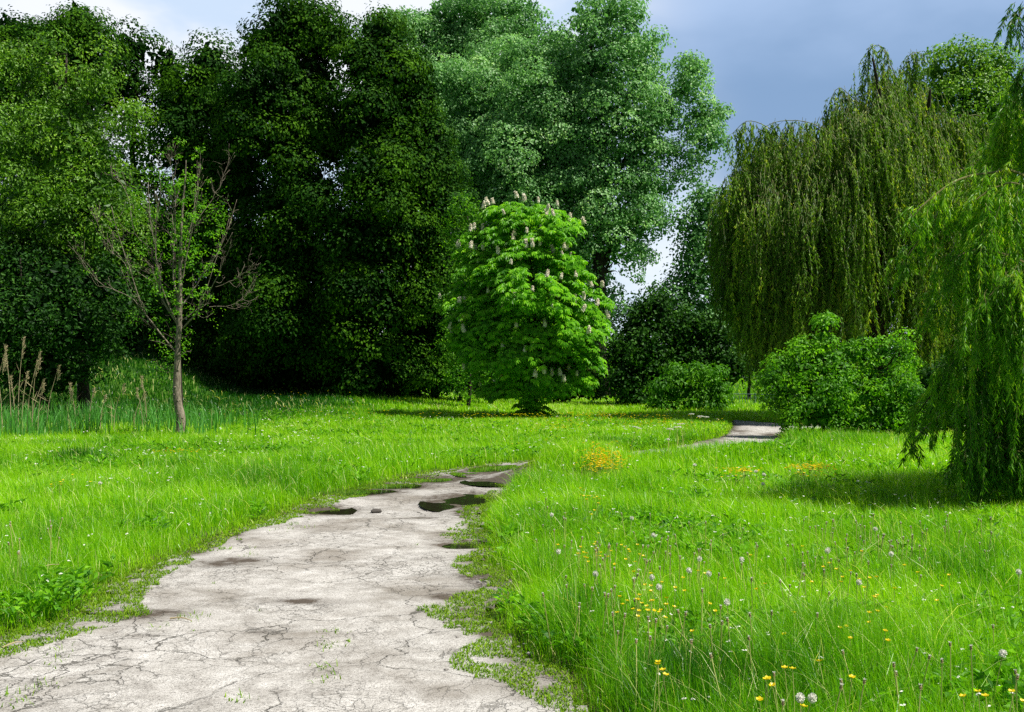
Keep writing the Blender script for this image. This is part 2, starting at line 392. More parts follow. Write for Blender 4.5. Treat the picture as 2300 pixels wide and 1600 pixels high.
# keep the two sheets from overlapping: the far one starts where the near one stops
Q2 = Q2[V2[Q2].mean(1)[:, 1] > 15.0 - 0.06]
a = Acc(); a.quads(V1, Q1); a.quads(V2, Q2)
path = a.obj('path', path_material(), smooth_=True, kind='structure')
Vp = np.concatenate([V1, V2]); at = path.data.attributes.new('damp', 'FLOAT', 'POINT')
sdp = path_sd(Vp[:, 0], Vp[:, 1]); dd = np.zeros(len(Vp))
for cx, cy, rx, ry in PUD:
    dd = np.maximum(dd, np.exp(-(((Vp[:, 0] - cx) / (rx * 1.9)) ** 2 + ((Vp[:, 1] - cy) / (ry * 1.9)) ** 2)))
for px, py, rx, ry in [(1130, 1430, 90, 34), (1110, 1235, 60, 20), (1090, 1300, 90, 30), (1050, 1390, 70, 35), (1080, 1270, 70, 12), (300, 1390, 170, 16), (520, 1270, 120, 14), (680, 1360, 130, 8), (600, 1430, 60, 5), (1000, 1350, 60, 12), (1180, 1460, 60, 18), (930, 1170, 70, 8)]:
    x, y = G(px, py); ry = abs(G(px, py - ry)[1] - y)
    dd = np.maximum(dd, 0.75 * np.exp(-(((Vp[:, 0] - x) / (rx / F * y)) ** 2 + ((Vp[:, 1] - y) / ry) ** 2)))
dd = np.maximum(dd, 0.8 * smooth(-0.75, -0.1, sdp) * (Vp[:, 0] > -1.2) * np.clip(fbm(Vp[:, 0], Vp[:, 1], .9, 44) * 3.2 - 1.1, 0, 1))
dd = np.maximum(dd, 0.7 * smooth(-0.35, 0.0, sdp) * (0.3 + fbm(Vp[:, 0], Vp[:, 1], 1.2, 40)))
at.data.foreach_set('value', np.clip(dd, 0, 1).astype(np.float32))

wm = water_material()
for k, (cx, cy, rx, ry) in enumerate(PUD):
    an = np.arange(48) / 48 * 2 * np.pi
    lev = float(np.percentile(path_h(cx + rx * 1.2 * np.cos(an), cy + ry * 1.2 * np.sin(an)), 22))
    st = min(rx, ry) / 14
    V, Q = grid_mesh(np.arange(cx - 1.7 * rx, cx + 1.7 * rx, st), np.arange(cy - 1.7 * ry, cy + 1.7 * ry, st), lambda x, y: np.full(len(x), lev))
    c4 = V[Q].mean(1); rr2 = ((c4[:, 0] - cx) / rx) ** 2 + ((c4[:, 1] - cy) / ry) ** 2
    Q = Q[(path_h(c4[:, 0], c4[:, 1]) < lev + .004) & (rr2 < 1.7 ** 2)]
    if len(Q) < 4: print('dry puddle', k); continue
    used, inv = np.unique(Q.ravel(), return_inverse=True)
    a = Acc(); a.quads(V[used], inv.reshape(-1, 4))
    a.obj('puddle', wm, kind='structure')

# ------------------------------------------------------------------ grass
SEGS = [0.0, 0.5, 1.0]
def blades(acc, x, y, h, w, bend, head, a, z=None, seg=3, stiff=2.0):
    n = len(x)
    z = H(x, y) if z is None else z
    base = np.stack([x, y, z - 0.01], 1)
    dr = np.stack([np.cos(head), np.sin(head), np.zeros(n)], 1)
    tw = head + rng.uniform(-1.2, 1.2, n) + np.pi / 2
    sd_ = np.stack([np.cos(tw), np.sin(tw), np.zeros(n)], 1)
    ts = np.linspace(0, 1, seg + 1) if seg > 1 else np.array([0, 1])
    ts = ts ** 0.85
    V = []
    for t in ts[:-1]:
        c = base + dr * (bend * h * t ** stiff)[:, None]; c[:, 2] += h * (t - 0.35 * bend * t ** (stiff + .6))
        ww = (w * 0.5 * (1 - t ** 1.8) ** 0.7 + 0.0)[:, None]
        V += [c - sd_ * ww, c + sd_ * ww]
    t = 1.0
    c = base + dr * (bend * h)[:, None]; c[:, 2] += h * (1 - 0.35 * bend); V.append(c)
    V = np.stack(V, 1); k = V.shape[1]
    o = np.arange(n)[:, None] * k
    st = acc.n
    for s_ in range(seg - 1):
        f = o + np.array([[2 * s_, 2 * s_ + 1, 2 * s_ + 3, 2 * s_ + 2]])
        if s_ == 0: acc.quads(V.reshape(-1, 3), f, a)
        else:
            acc.q.append(f + st); acc.qa.append(np.asarray(a, np.float32)); acc.qm.append(np.zeros(n, np.int32))
    f = o + np.array([[2 * seg - 2, 2 * seg - 1, 2 * seg]])
    acc.t.append(f + st); acc.ta.append(np.asarray(a, np.float32)); acc.tm.append(np.zeros(n, np.int32))

def wedge(y0, y1, dens, m=1.6, k=0.54):
    W = k * y1 + m
    n = int(2 * W * (y1 - y0) * dens)
    x = rng.uniform(-W, W, n); y = rng.uniform(y0, y1, n)
    q = np.abs(x) < k * y + m
    return x[q], y[q]

# lusher, taller clumps: (px, py of the ground, radius m, extra height m, darker)
TUFTS = []
for px, py, r, hh, dk in [(180, 1400, .45, .18, .35), (60, 1360, .5, .15, .2), (1240, 1500, .5, .20, .2), (1300, 1450, .3, .15, .2), (1210, 1330, .4, .18, .2), (1850, 1590, .5, .2, .2), (1830, 1500, .35, .15, .25),
                          (1200, 1200, .6, .2, .15), (1210, 1120, .8, .2, .2), (900, 1040, 1.5, .2, .2), (520, 1090, 1.3, .15, .2), (700, 1060, 1.2, .15, .15), (2180, 1340, .35, .25, .3), (1320, 1420, .3, .1, .3),
                          (1690, 1000, .8, .5, .35), (1720, 995, .6, .45, .3), (1560, 1000, 1.2, .3, .2), (1800, 1010, 1.5, .3, .15), (1700, 1030, 1.6, .15, .15), (2000, 1005, 1.3, .2, .1), (640, 1100, .8, .15, .15), (1490, 1030, 1.0, .15, .25)]:
    x, y = G(px, py); TUFTS.append((x, y, r, hh, dk))

for _ in range(110):
    yy_ = rng.uniform(4.5, 24); xx_ = rng.uniform(-.52, .55) * yy_
    TUFTS.append((xx_, yy_, rng.uniform(.12, .4) * (1 + yy_ / 25), rng.uniform(.05, .16), rng.uniform(-.12, .32)))
a = Acc()
bands = [(3.0, 6, 6000, .0034, 4), (6, 10, 3500, .0046, 3), (10, 16, 1700, .0075, 3), (16, 26, 720, .0125, 2), (26, 42, 290, .021, 2), (42, 64, 100, .04, 2)]
for y0, y1, dens, w, seg in bands:
    x, y = wedge(y0, y1, dens)
    sd = path_sd(x, y)
    near = smooth(0.0, 0.28 + 0.75 * fbm(x, y, .8, 11) * (x < -1.2), sd)
    dn = fbm(x, y, 2.2, 60); big = fbm(x, y, 0.35, 70); mid = fbm(x, y, 1.1, 80)
    q = (sd > -0.07) & (rng.random(len(x)) < (0.30 + 0.7 * near) * (0.55 + 0.7 * dn))
    x, y, sd, near, dn, big, mid = [v[q] for v in (x, y, sd, near, dn, big, mid)]
    n = len(x)
    h = (0.05 + 0.20 * near) * (0.65 + 0.75 * mid) * rng.uniform(0.55, 1.2, n)
    v = 0.18 + 0.55 * rng.random(n) ** 0.8 + 0.55 * (big - 0.5) + 0.35 * (mid - .5) + 0.08
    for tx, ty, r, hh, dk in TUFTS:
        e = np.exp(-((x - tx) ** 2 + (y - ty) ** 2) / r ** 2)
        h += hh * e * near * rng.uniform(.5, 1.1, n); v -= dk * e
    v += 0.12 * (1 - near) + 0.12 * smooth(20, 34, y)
    v -= 0.85 * smooth(33, 41, y) * (1 - smooth(-11, -2, x))  # tree shade on the left bank, painted into the blade colour
    tip = rng.random(n) < 0.03
    v = np.clip(v, 0, 0.95); v[tip] = 1.0
    bend = rng.gamma(2.0, 0.14, n).clip(0.05, 1.1)
    long_ = rng.random(n) < 0.04
    h[long_] *= 1.3; bend[long_] += 0.5; v[long_ & (rng.random(n) < .3)] = 1.0
    head = 2.6 + rng.normal(0, 1.4, n) + 2.0 * (mid - .5)
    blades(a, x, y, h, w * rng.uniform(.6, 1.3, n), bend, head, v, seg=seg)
# far slope beyond the railing
x, y = wedge(64, 112, 14); h = rng.uniform(.2, .35, len(x)); q = (x > -8) & (x < 40); x, y, h = x[q], y[q], h[q]
blades(a, x, y, h, np.full(len(x), .09), rng.uniform(.1, .5, len(x)), rng.uniform(0, 6.3, len(x)), np.clip(rng.normal(.5, .2, len(x)), 0, 1), seg=2)
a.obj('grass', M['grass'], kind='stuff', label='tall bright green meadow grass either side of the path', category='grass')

# broad leaved herbs, clover and daisies between the blades
a = Acc(); dsy = Acc()
for y0, y1, dens, s_ in [(3.2, 7, 160, 1.), (7, 13, 70, 1.3), (13, 24, 24, 1.9), (24, 40, 7, 2.6)]:
    x, y = wedge(y0, y1, dens); sd = path_sd(x, y)
    q = (sd > .12) & (fbm(x, y, .9, 140) > .55); x, y = x[q], y[q]; k = 7
    x = np.repeat(x, k); y = np.repeat(y, k); n = len(x); hd = rng.uniform(0, 6.28, n)
    dr = np.stack([np.cos(hd), np.sin(hd), rng.uniform(.3, 1.3, n)], 1)
    leaves(a, np.stack([x + .04 * s_ * np.cos(hd) * rng.random(n), y + .04 * s_ * np.sin(hd) * rng.random(n), H(x, y) + rng.uniform(.04, .19, n)], 1), dr, np.tile([0, 0, 1.], (n, 1)) + rng.normal(0, .3, (n, 3)), .085 * s_ ** .6 * rng.uniform(.5, 1.2, n), .030 * s_ ** .6, np.clip(rng.normal(.45, .25, n), 0, 1), bend=.25)
    x, y = wedge(y0, y1, dens * .09 * (1 + (y0 > 12))); sd = path_sd(x, y); q = (sd > .3) & (fbm(x, y, .5, 150) > .47); x, y = x[q], y[q]; n = len(x)
    z = H(x, y) + rng.uniform(.16, .30, n); r_ = .007 * s_
    for j in range(3):
        leaves(dsy, np.stack([x, y, z], 1), rnd_dir(n) * [1, 1, .3], np.stack([rng.normal(.3, .3, n), rng.normal(-.3, .3, n), np.ones(n)], 1), r_ * 2.2, r_ * 1.6, .5)
a.obj('meadow_herbs', M['light'], kind='stuff', label='low broad leaved herbs growing between the meadow grass blades', category='herbs')
dsy.obj('meadow_specks', M['seed'], kind='stuff', label='tiny pale grass flowers and daisies dotted all over the meadow', category='tiny flowers')

# low moss and creeping green on the path margins
a = Acc()
for y0, y1, dens, w in [(3.5, 9, 9500, .009), (9, 14, 4500, .013), (14, 21, 1600, .02)]:
    x, y = wedge(y0, y1, dens)
    q = (x > -4.5) & (x < 3); x, y = x[q], y[q]
    sd = path_sd(x, y)
    pn = fbm(x, y, 1.5, 90); p2 = fbm(x, y, 7, 95)
    lim = -0.14 + 0.75 * (pn - 0.66)
    q = (sd < 0.35) & ((sd > lim) & (p2 > 0.38 - 0.5 * (sd > -0.05)) | ((p2 > 0.80) & (pn > 0.6) & (sd > -1.1)))
    # the mossy tongues on the right side
    for px, py, rx, ry in [(1090, 1385, 60, 16), (1125, 1425, 60, 26), (1110, 1230, 55, 14), (1110, 1265, 60, 12), (1120, 1180, 40, 40), (1110, 1145, 40, 20), (1150, 1110, 40, 15), (560, 1180, 120, 14), (250, 1390, 50, 10), (100, 1445, 70, 8)]:
        cx, cy = G(px, py); rr = abs(G(px, py - ry)[1] - cy)
        q |= ((((x - cx) / (rx / F * cy)) ** 2 + ((y - cy) / rr) ** 2) < 0.12 + 0.62 * pn) & (p2 > 0.35)
    q &= dips(x, y) < 0.55
    x, y, sd = x[q], y[q], sd[q]; n = len(x)
    z = np.where(sd < 0.03, path_h(x, y), H(x, y))
    blades(a, x, y, rng.uniform(.012, .045, n), w * rng.uniform(.6, 1.3, n), rng.uniform(.2, 1.0, n), rng.uniform(0, 6.28, n), np.clip(rng.normal(.5, .25, n), 0, 1), z=z, seg=2)
a.obj('moss', M['moss'], kind='stuff', label='low yellow green moss creeping over the broken path edges', category='moss')

# sprigs of weed in the path cracks
a = Acc()
sx, sy = [], []
for px, py in [(640, 1195), (655, 1185), (610, 1200), (690, 1190), (565, 1255), (560, 1240), (120, 1500), (110, 1470), (85, 1555), (50, 1590), (10, 1575), (735, 1540), (730, 1510), (740, 1460), (750, 1430), (430, 1395), (290, 1335), (310, 1330), (440, 1400), (360, 1420), (190, 1430), (1100, 1520), (530, 1590), (230, 1340), (250, 1360), (130, 1480), (980, 1390)]:
    x, y = G(px, py); k = rng.integers(10, 30)
    sx.append(x + rng.normal(0, .045, k)); sy.append(y + rng.normal(0, .05, k))
sx = np.concatenate(sx); sy = np.concatenate(sy); n = len(sx)
blades(a, sx, sy, rng.uniform(.02, .06, n), rng.uniform(.004, .009, n), rng.uniform(.3, 1.2, n), rng.uniform(0, 6.28, n), rng.uniform(.3, .9, n), z=path_h(sx, sy), seg=2)
a.obj('weeds', M['moss'], kind='stuff', label='small sprigs of weed growing out of the path cracks', category='weeds')

# broad reed blades at the left
a = Acc()
n = 5200
d = rng.uniform(24.5, 36, n); px = 640 * rng.random(n) ** 1.15 - 60
x = (px - CX) / F * d; y = d
q = (fbm(x, y, .7, 33) + rng.normal(0, .05, n) > 0.36 + 0.20 * smooth(300, 640, px) + .30 * (1 - smooth(24.5, 31, y))); x, y = x[q], y[q]; n = len(x)
blades(a, x, y, rng.uniform(.35, 1.15, n) * (.6 + .6 * fbm(x, y, 1.3, 35)), rng.uniform(.02, .036, n), rng.gamma(2, .11, n).clip(.03, .9), rng.uniform(0, 6.28, n), np.clip(rng.normal(.5, .25, n), 0, 1), seg=4, stiff=2.6)
a.obj('reeds', M['reed'], kind='stuff', label='blue green reed blades around the foot of the bare young tree', category='reeds')

# dry reed stalks, each its own
def dry_reed_meshes(hgt, lean):
    a1 = Acc(); pts = spline([(0, 0, 0), (lean * .2, 0, hgt * .5), (lean, 0.03, hgt)], 7); tube(a1, pts, np.linspace(.012, .005, 7), 4)
    for k in range(4):
        t = rng.uniform(.3, .8); b = pts[int(t * 6)]
        leaves(a1, np.array([b]), np.array([[rng.normal(0, .6), rng.normal(0, .6), .8]]), np.array([[1., .2, 0]]), .35, .018, .5)
    a2 = Acc(); tube(a2, pts[-1] + np.array([[-.1 * lean, 0, -.32], [0, 0, -.1], [.06 * lean, 0, .06]]), [.009, .007, .004], 4)
    top = pts[-1]; k = 60; s = rng.random(k)
    pos = top + np.stack([rng.normal(0, .010, k) + .06 * s * lean, rng.normal(0, .010, k), -.30 + .34 * s], 1)
    dr = np.stack([rng.normal(.2, .4, k), rng.normal(0, .4, k), rng.uniform(.2, 1, k)], 1)
    leaves(a2, pos, dr, rnd_dir(k), .08, .013, .5)
    return a1.mesh('stalk', M['straw']), a2.mesh('plume', M['straw'])
protos = [dry_reed_meshes(1.75, .12), dry_reed_meshes(1.45, -.15), dry_reed_meshes(1.6, .3)]
for k, (px, py, d) in enumerate([(40, 765, 27), (25, 785, 27.5), (60, 795, 27), (72, 815, 27), (5, 825, 27.5), (105, 825, 28), (48, 840, 26.5), (35, 850, 27), (70, 855, 28), (85, 865, 27), (170, 865, 29), (255, 865, 29), (200, 875, 29.5), (330, 850, 31), (300, 882, 30), (225, 890, 29), (320, 875, 30.5), (-20, 800, 27), (150, 880, 28)]):
    top = P(px, py, d); z0 = float(H(top[0], top[1]))
    s, pl = protos[k % 3]; hgt = [1.75, 1.45, 1.6][k % 3]
    r = empty('dry_reed', (top[0], top[1], z0), 'dry straw coloured reed stalk with a feathery plume standing over the green reeds', 'dry reed', 'dry reed stalks at the left')
    r.scale = (1, 1, max(.4, (top[2] - z0) / hgt)); r.rotation_euler[2] = rng.uniform(-.5, .5)
    for nm, me in (('stalk', s), ('plume', pl)):
        o = bpy.data.objects.new(nm, me); C.objects.link(o); o.parent = r

# ------------------------------------------------------------------ trees
def lobe_world(l, d):
    px, py, rx, ry = l[:4]; dd = l[4] if len(l) > 4 else 0.0
    c = P(px, py, d + dd); s = (d + dd) / F
    return c, np.array([rx * s, (rx + ry) * .5 * s, ry * s])

def shell_points(L, dens, front=1.0, back=.45, inner=0.2):
    """clump centres over the outer surface of a union of ellipsoids"""
    pos, out = [], []
    for c, r in L:
        area = 4 * np.pi * ((r[0] * r[1]) ** 1.6 / 3 + (r[0] * r[2]) ** 1.6 / 3 + (r[1] * r[2]) ** 1.6 / 3) ** (1 / 1.6)
        n = max(9, int(area * dens)); d = rnd_dir(n)
        k = rng.uniform(.80, 1.10, n); k[rng.random(n) < inner] *= rng.uniform(.45, .85)
        p = c + d * r * k[:, None]; nn = unit(d / r)
        ok = rng.random(n) < np.where(d[:, 1] < 0.35, front, back)
        for c2, r2 in L:
            if c2 is c: continue
            ok &= (((p - c2) / r2) ** 2).sum(1) > 0.62
        pos.append(p[ok]); out.append(nn[ok])
    return np.concatenate(pos), np.concatenate(out)

def dome_clumps(acc, cen, out, R, nl, ln, wd, up=.7, tone=0, rag=.25, droop=.5, var=.22, fold=.15):
    """umbrella-like sprays: leaves lie over a dome around each clump centre"""
    m = len(cen)
    if m == 0: return
    ax = unit(out * .7 + np.array([0, 0, up]))
    Rk = R * rng.uniform(.6, 1.3, m); tk = rng.normal(0, var * .6, m)
    i = np.repeat(np.arange(m), nl); n = len(i)
    d = rnd_dir(n); al = (d * ax[i]).sum(1); d = unit(d + ax[i] * (np.abs(al) - al + .25)[:, None])
    rad = Rk[i] * rng.uniform(.55, 1.05, n)
    sc = np.array([1.15, 1.15, .75])
    p = cen[i] + d * rad[:, None] * sc + rng.normal(0, rag, (n, 3)) * Rk[i][:, None]
    nor = unit(d + rng.normal(0, .45, (n, 3)))
    dirv = d * .6 + rng.normal(0, .7, (n, 3)) - np.array([0, 0, droop])
    dirv = dirv - nor * (dirv * nor).sum(1)[:, None]
    v = np.clip(.45 + tk[i] + rng.normal(0, var, n) + tone, 0, 1)
    leaves(acc, p, dirv, nor, ln * rng.uniform(.65, 1.25, n), wd * rng.uniform(.7, 1.2, n), v, fold)

def tuft_clumps(acc, cen, out, R, nl, ln, wd, tone=0, var=.09, droop=.5, jit=.24):
    """rounded sprays: leaves shingled over an uneven dome, the underside open"""
    m = len(cen)
    if m == 0: return
    cen = cen + out * rng.uniform(-.35, .55, (m, 1)) * R
    ax = unit(out * .55 + np.array([0, 0, .75]) + rng.normal(0, .15, (m, 3)))
    Rk = R * rng.uniform(.5, 1.35, m); cnt = np.maximum(12, (nl * (Rk / R) ** 2).astype(int)); tk = rng.normal(0, var * 1.3, m)
    i = np.repeat(np.arange(m), cnt); n = len(i)
    d = rnd_dir(n); al = (d * ax[i]).sum(1); d = unit(d + ax[i] * (np.abs(al) - al - .12)[:, None])
    ph = rng.uniform(0, 6.28, (m, 3)); lob = 1 + .20 * np.sin(5 * d[:, 0] + ph[i, 0]) * np.sin(5 * d[:, 2] + ph[i, 1]) + .12 * np.sin(9 * d[:, 1] + ph[i, 2])
    p = cen[i] + d * (Rk[i] * lob * rng.uniform(.82, 1.04, n))[:, None] * np.array([1.1, 1.1, .8]) - ax[i] * (Rk[i] * .35)[:, None]
    nor = unit(d + rng.normal(0, jit, (n, 3)) + np.array([0, 0, .15]))
    dirv = d * .5 + rng.normal(0, .6, (n, 3)) - np.array([0, 0, droop + .2])
    dirv = dirv - nor * (dirv * nor).sum(1)[:, None]
    v = np.clip(.45 + tk[i] + rng.normal(0, var, n) + tone, 0, 1)
    leaves(acc, p, dirv, nor, ln * rng.uniform(.65, 1.25, n), wd * rng.uniform(.7, 1.2, n), v, .15)

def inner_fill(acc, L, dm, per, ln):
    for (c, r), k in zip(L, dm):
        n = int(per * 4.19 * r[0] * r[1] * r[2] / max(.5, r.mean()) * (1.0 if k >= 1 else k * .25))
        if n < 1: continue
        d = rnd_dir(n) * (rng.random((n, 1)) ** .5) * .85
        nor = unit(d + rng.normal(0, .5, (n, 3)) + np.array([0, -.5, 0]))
        leaves(acc, c + d * r, rng.normal(0, 1, (n, 3)) + np.array([0, 0, -.3]), nor, ln * rng.uniform(.7, 1.3, n), ln * .65, np.clip(rng.normal(.12, .1, n), 0, 1))  # leaves coloured dark to stand in for shade inside the crown

def puff_clumps(acc, cen, out, R, nl, ln, wd, tone=0, var=.25, stretch=1.0, droop=.3):
    m = len(cen)
    if m == 0: return
    Rk = R * rng.uniform(.5, 1.3, m); tk = rng.normal(0, var * .6, m)
    i = np.repeat(np.arange(m), nl); n = len(i)
    off = rng.normal(0, .55, (n, 3)) * np.array([1, 1, stretch])
    p = cen[i] + off * Rk[i][:, None]
    nor = unit(off * .6 + out[i] * .5 + np.array([0, 0, .4]) + rng.normal(0, .7, (n, 3)))
    dirv = rng.normal(0, 1, (n, 3)) - np.array([0, 0, droop])
    dirv = dirv - nor * (dirv * nor).sum(1)[:, None]
    v = np.clip(.45 + tk[i] + rng.normal(0, var, n) + tone, 0, 1)
    leaves(acc, p, dirv, nor, ln * rng.uniform(.65, 1.25, n), wd * rng.uniform(.7, 1.2, n), v)

def wobble(p0, p1, n, amt):
    t = np.linspace(0, 1, n)[:, None]; p = p0 + (p1 - p0) * t
    L = np.linalg.norm(p1 - p0); w = np.cumsum(rng.normal(0, 1, (n, 3)), 0); w -= w[0] + (w[-1] - w[0]) * t
    return p + w * amt * L / n

def woodwork(acc, base, L, top, r0, twigs=5, wob=.12, limb_r=.35):
    """tapered trunk, a limb into every lobe, twigs from the limbs"""
    t = wobble(base, top, 10, wob); rad = r0 * (1 - np.linspace(0, 1, 10) ** 1.2 * .85); rad[0] *= 1.3
    tube(acc, t, rad, 9)
    hb = top[2] - base[2]
    node = [(t[k], rad[k]) for k in range(2, 10)]
    order = sorted(range(len(L)), key=lambda q: np.linalg.norm(L[q][0][:2] - top[:2]) + .3 * abs(L[q][0][2] - base[2] - .5 * hb))
    for q in order:
        c, r = L[q]
        best = min(node, key=lambda nd: np.linalg.norm(nd[0] - c) * (1 + 1.5 * max(0., (nd[0][2] - c[2] + .35 * np.linalg.norm((nd[0] - c)[:2])) / (np.linalg.norm(nd[0] - c) + .1))))
        s, pr = best; dist = np.linalg.norm(c - s)
        mid = s * .5 + c * .5 + np.array([0, 0, -.10 * dist]) + rng.normal(0, .05, 3) * dist
        lp = spline([s, mid, c], 9); lr = max(.02, min(pr * .75, limb_r * r0 * 1.3)); tube(acc, lp, np.linspace(lr, lr * .4, 9), 6)
        node.append((c, lr * .5)); node.append((lp[6], lr * .55))
        for _ in range(twigs):
            q0 = lp[rng.integers(3, 9)]; e = c + rnd_dir(1)[0] * r * rng.uniform(.7, 1.0)
            if e[2] < q0[2] - .2 * r[2]: e[2] = q0[2] + abs(e[2] - q0[2]) * .3
            tube(acc, wobble(q0, e, 6, .25), np.linspace(max(.012, lr * .35), .008, 6), 4)

def tree(name, label, cat, basepx, d, lobes, mat, style='dome', dens=2.0, R=.7, nl=55, ln=.17, wd=.12, r0=.3, bark='bark',
         top=None, twigs=5, group=None, back=.45, tone=0., inner=.2, limb_r=.35, fill=0., **kw):
    bx = (basepx - CX) / F * d; bz = float(H(bx, d))
    root = empty(name, (bx, d, bz), label, cat, group)
    L = [lobe_world(l, d) for l in lobes]
    dm = [1.0 if len(l) < 6 else l[5] for l in lobes]
    wa = Acc(); hi = max(L, key=lambda q: q[0][2])[0]
    tp = P(*top, d) if top else np.array([bx * .5 + hi[0] * .5, d, hi[2]])
    woodwork(wa, np.array([bx, d, bz - .15]), L, tp, r0, twigs, limb_r=limb_r)
    ca = Acc()
    cen, out = [], []
    for (l, dmul) in zip(range(len(L)), dm):
        pass
    cen, out = shell_points(L, dens, 1.0, back, inner)
    if min(dm) < 1:
        # sparser lobes: drop a share of the clumps that belong to them
        own = np.argmin([(((cen - c) / r) ** 2).sum(1) for c, r in L], 0)
        q = rng.random(len(cen)) < np.array(dm)[own]; cen, out = cen[q], out[q]
    gz_ = H(cen[:, 0], cen[:, 1]); q = cen[:, 2] > gz_ + .25; cen, out = cen[q], out[q]
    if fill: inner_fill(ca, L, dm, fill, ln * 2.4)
    {'dome': dome_clumps, 'puff': puff_clumps, 'tuft': tuft_clumps}[style](ca, cen, out, R, nl, ln, wd, tone=tone, **kw)
    child(wa, 'trunk', M[bark], root, True)
    child(ca, 'crown', M[mat], root)
    return root

# dark maples and hornbeams at the left
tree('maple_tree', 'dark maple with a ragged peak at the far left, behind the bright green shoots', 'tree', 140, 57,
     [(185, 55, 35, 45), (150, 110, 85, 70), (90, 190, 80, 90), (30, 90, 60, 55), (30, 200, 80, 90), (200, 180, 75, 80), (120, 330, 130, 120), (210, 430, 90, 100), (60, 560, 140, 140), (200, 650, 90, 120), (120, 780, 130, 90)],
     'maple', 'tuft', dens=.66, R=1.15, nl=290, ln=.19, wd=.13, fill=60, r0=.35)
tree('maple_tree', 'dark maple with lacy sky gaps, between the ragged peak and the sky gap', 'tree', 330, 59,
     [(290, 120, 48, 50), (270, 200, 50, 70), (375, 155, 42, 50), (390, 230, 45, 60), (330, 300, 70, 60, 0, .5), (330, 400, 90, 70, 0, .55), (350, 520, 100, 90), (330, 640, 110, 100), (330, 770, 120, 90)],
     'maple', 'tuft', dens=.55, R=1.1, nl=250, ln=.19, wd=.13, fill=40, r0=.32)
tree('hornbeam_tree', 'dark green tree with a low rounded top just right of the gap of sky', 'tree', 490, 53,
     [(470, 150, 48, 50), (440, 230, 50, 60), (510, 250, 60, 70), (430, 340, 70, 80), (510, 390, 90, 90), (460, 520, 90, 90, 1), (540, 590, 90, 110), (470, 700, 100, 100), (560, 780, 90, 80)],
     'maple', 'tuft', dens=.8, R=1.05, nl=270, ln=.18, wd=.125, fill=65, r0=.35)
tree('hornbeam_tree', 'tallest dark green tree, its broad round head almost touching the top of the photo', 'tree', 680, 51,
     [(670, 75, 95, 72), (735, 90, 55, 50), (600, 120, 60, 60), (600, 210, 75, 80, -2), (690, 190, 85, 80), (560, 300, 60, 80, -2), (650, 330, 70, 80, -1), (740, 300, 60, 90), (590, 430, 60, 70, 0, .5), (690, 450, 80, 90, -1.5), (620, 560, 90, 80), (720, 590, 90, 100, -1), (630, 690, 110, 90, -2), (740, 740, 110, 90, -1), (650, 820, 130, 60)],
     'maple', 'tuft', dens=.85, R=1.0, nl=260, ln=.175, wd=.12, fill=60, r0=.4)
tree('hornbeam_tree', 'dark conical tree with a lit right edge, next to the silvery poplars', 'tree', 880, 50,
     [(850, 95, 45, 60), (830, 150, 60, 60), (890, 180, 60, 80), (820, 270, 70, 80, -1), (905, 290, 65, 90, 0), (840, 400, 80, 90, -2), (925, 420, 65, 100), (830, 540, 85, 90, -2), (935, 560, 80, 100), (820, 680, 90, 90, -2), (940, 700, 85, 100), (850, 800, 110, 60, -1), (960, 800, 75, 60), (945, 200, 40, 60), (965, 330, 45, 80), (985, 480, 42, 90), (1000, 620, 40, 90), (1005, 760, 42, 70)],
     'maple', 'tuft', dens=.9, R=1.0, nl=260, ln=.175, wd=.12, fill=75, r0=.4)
# filler undergrowth below the dark trees
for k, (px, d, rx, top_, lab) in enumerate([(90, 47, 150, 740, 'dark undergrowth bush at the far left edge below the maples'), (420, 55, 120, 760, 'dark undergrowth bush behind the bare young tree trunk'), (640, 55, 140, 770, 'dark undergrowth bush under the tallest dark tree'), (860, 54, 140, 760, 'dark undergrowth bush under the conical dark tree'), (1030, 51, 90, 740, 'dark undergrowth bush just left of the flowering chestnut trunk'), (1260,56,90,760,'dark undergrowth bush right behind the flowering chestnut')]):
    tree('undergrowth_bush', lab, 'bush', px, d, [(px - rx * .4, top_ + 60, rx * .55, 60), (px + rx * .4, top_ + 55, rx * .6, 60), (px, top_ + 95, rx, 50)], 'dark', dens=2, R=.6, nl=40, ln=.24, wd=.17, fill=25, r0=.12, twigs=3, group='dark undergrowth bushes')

# brighter small leaved tree at the left edge with upright shoots
shoots = [(35, 130, 13, 60), (62, 170, 16, 50), (110, 120, 15, 55), (118, 180, 22, 50), (190, 180, 18, 45), (240, 150, 16, 60), (225, 220, 20, 50), (8, 160, 12, 60), (160, 230, 20, 40), (290, 270, 16, 50), (60, 230, 25, 45)]
tree('willow_leaved_tree', 'twiggy light green tree with upright bright shoots on its top, at the left edge', 'tree', 190, 38,
     shoots + [(50, 320, 90, 80), (170, 330, 90, 90), (90, 440, 110, 90), (220, 450, 90, 90), (30, 530, 90, 60), (150, 530, 90, 50), (250, 540, 60, 60, 0, .6)],
     'olive', 'tuft', dens=1.9, R=.58, nl=105, ln=.13, wd=.065, fill=40, r0=.22, twigs=12, jit=.45, var=.15, tone=-.05)
tree('shaded_lower_crown', 'lower crown of the twiggy light green tree, its shade put into dark leaves, with bare drooping twigs', 'tree', 120, 36,
     [(60, 720, 120, 90), (180, 740, 90, 80), (30, 820, 90, 55), (120, 650, 120, 80, 1), (240, 660, 70, 80, 1), (-60, 650, 100, 120), (110, 830, 90, 50), (20, 590, 100, 60, 1.5)], 'dark', 'puff', dens=4, R=.5, nl=45, ln=.15, wd=.08, fill=50, r0=.15, twigs=8)  # shaded underside of the light green tree, shade put into the leaf colour
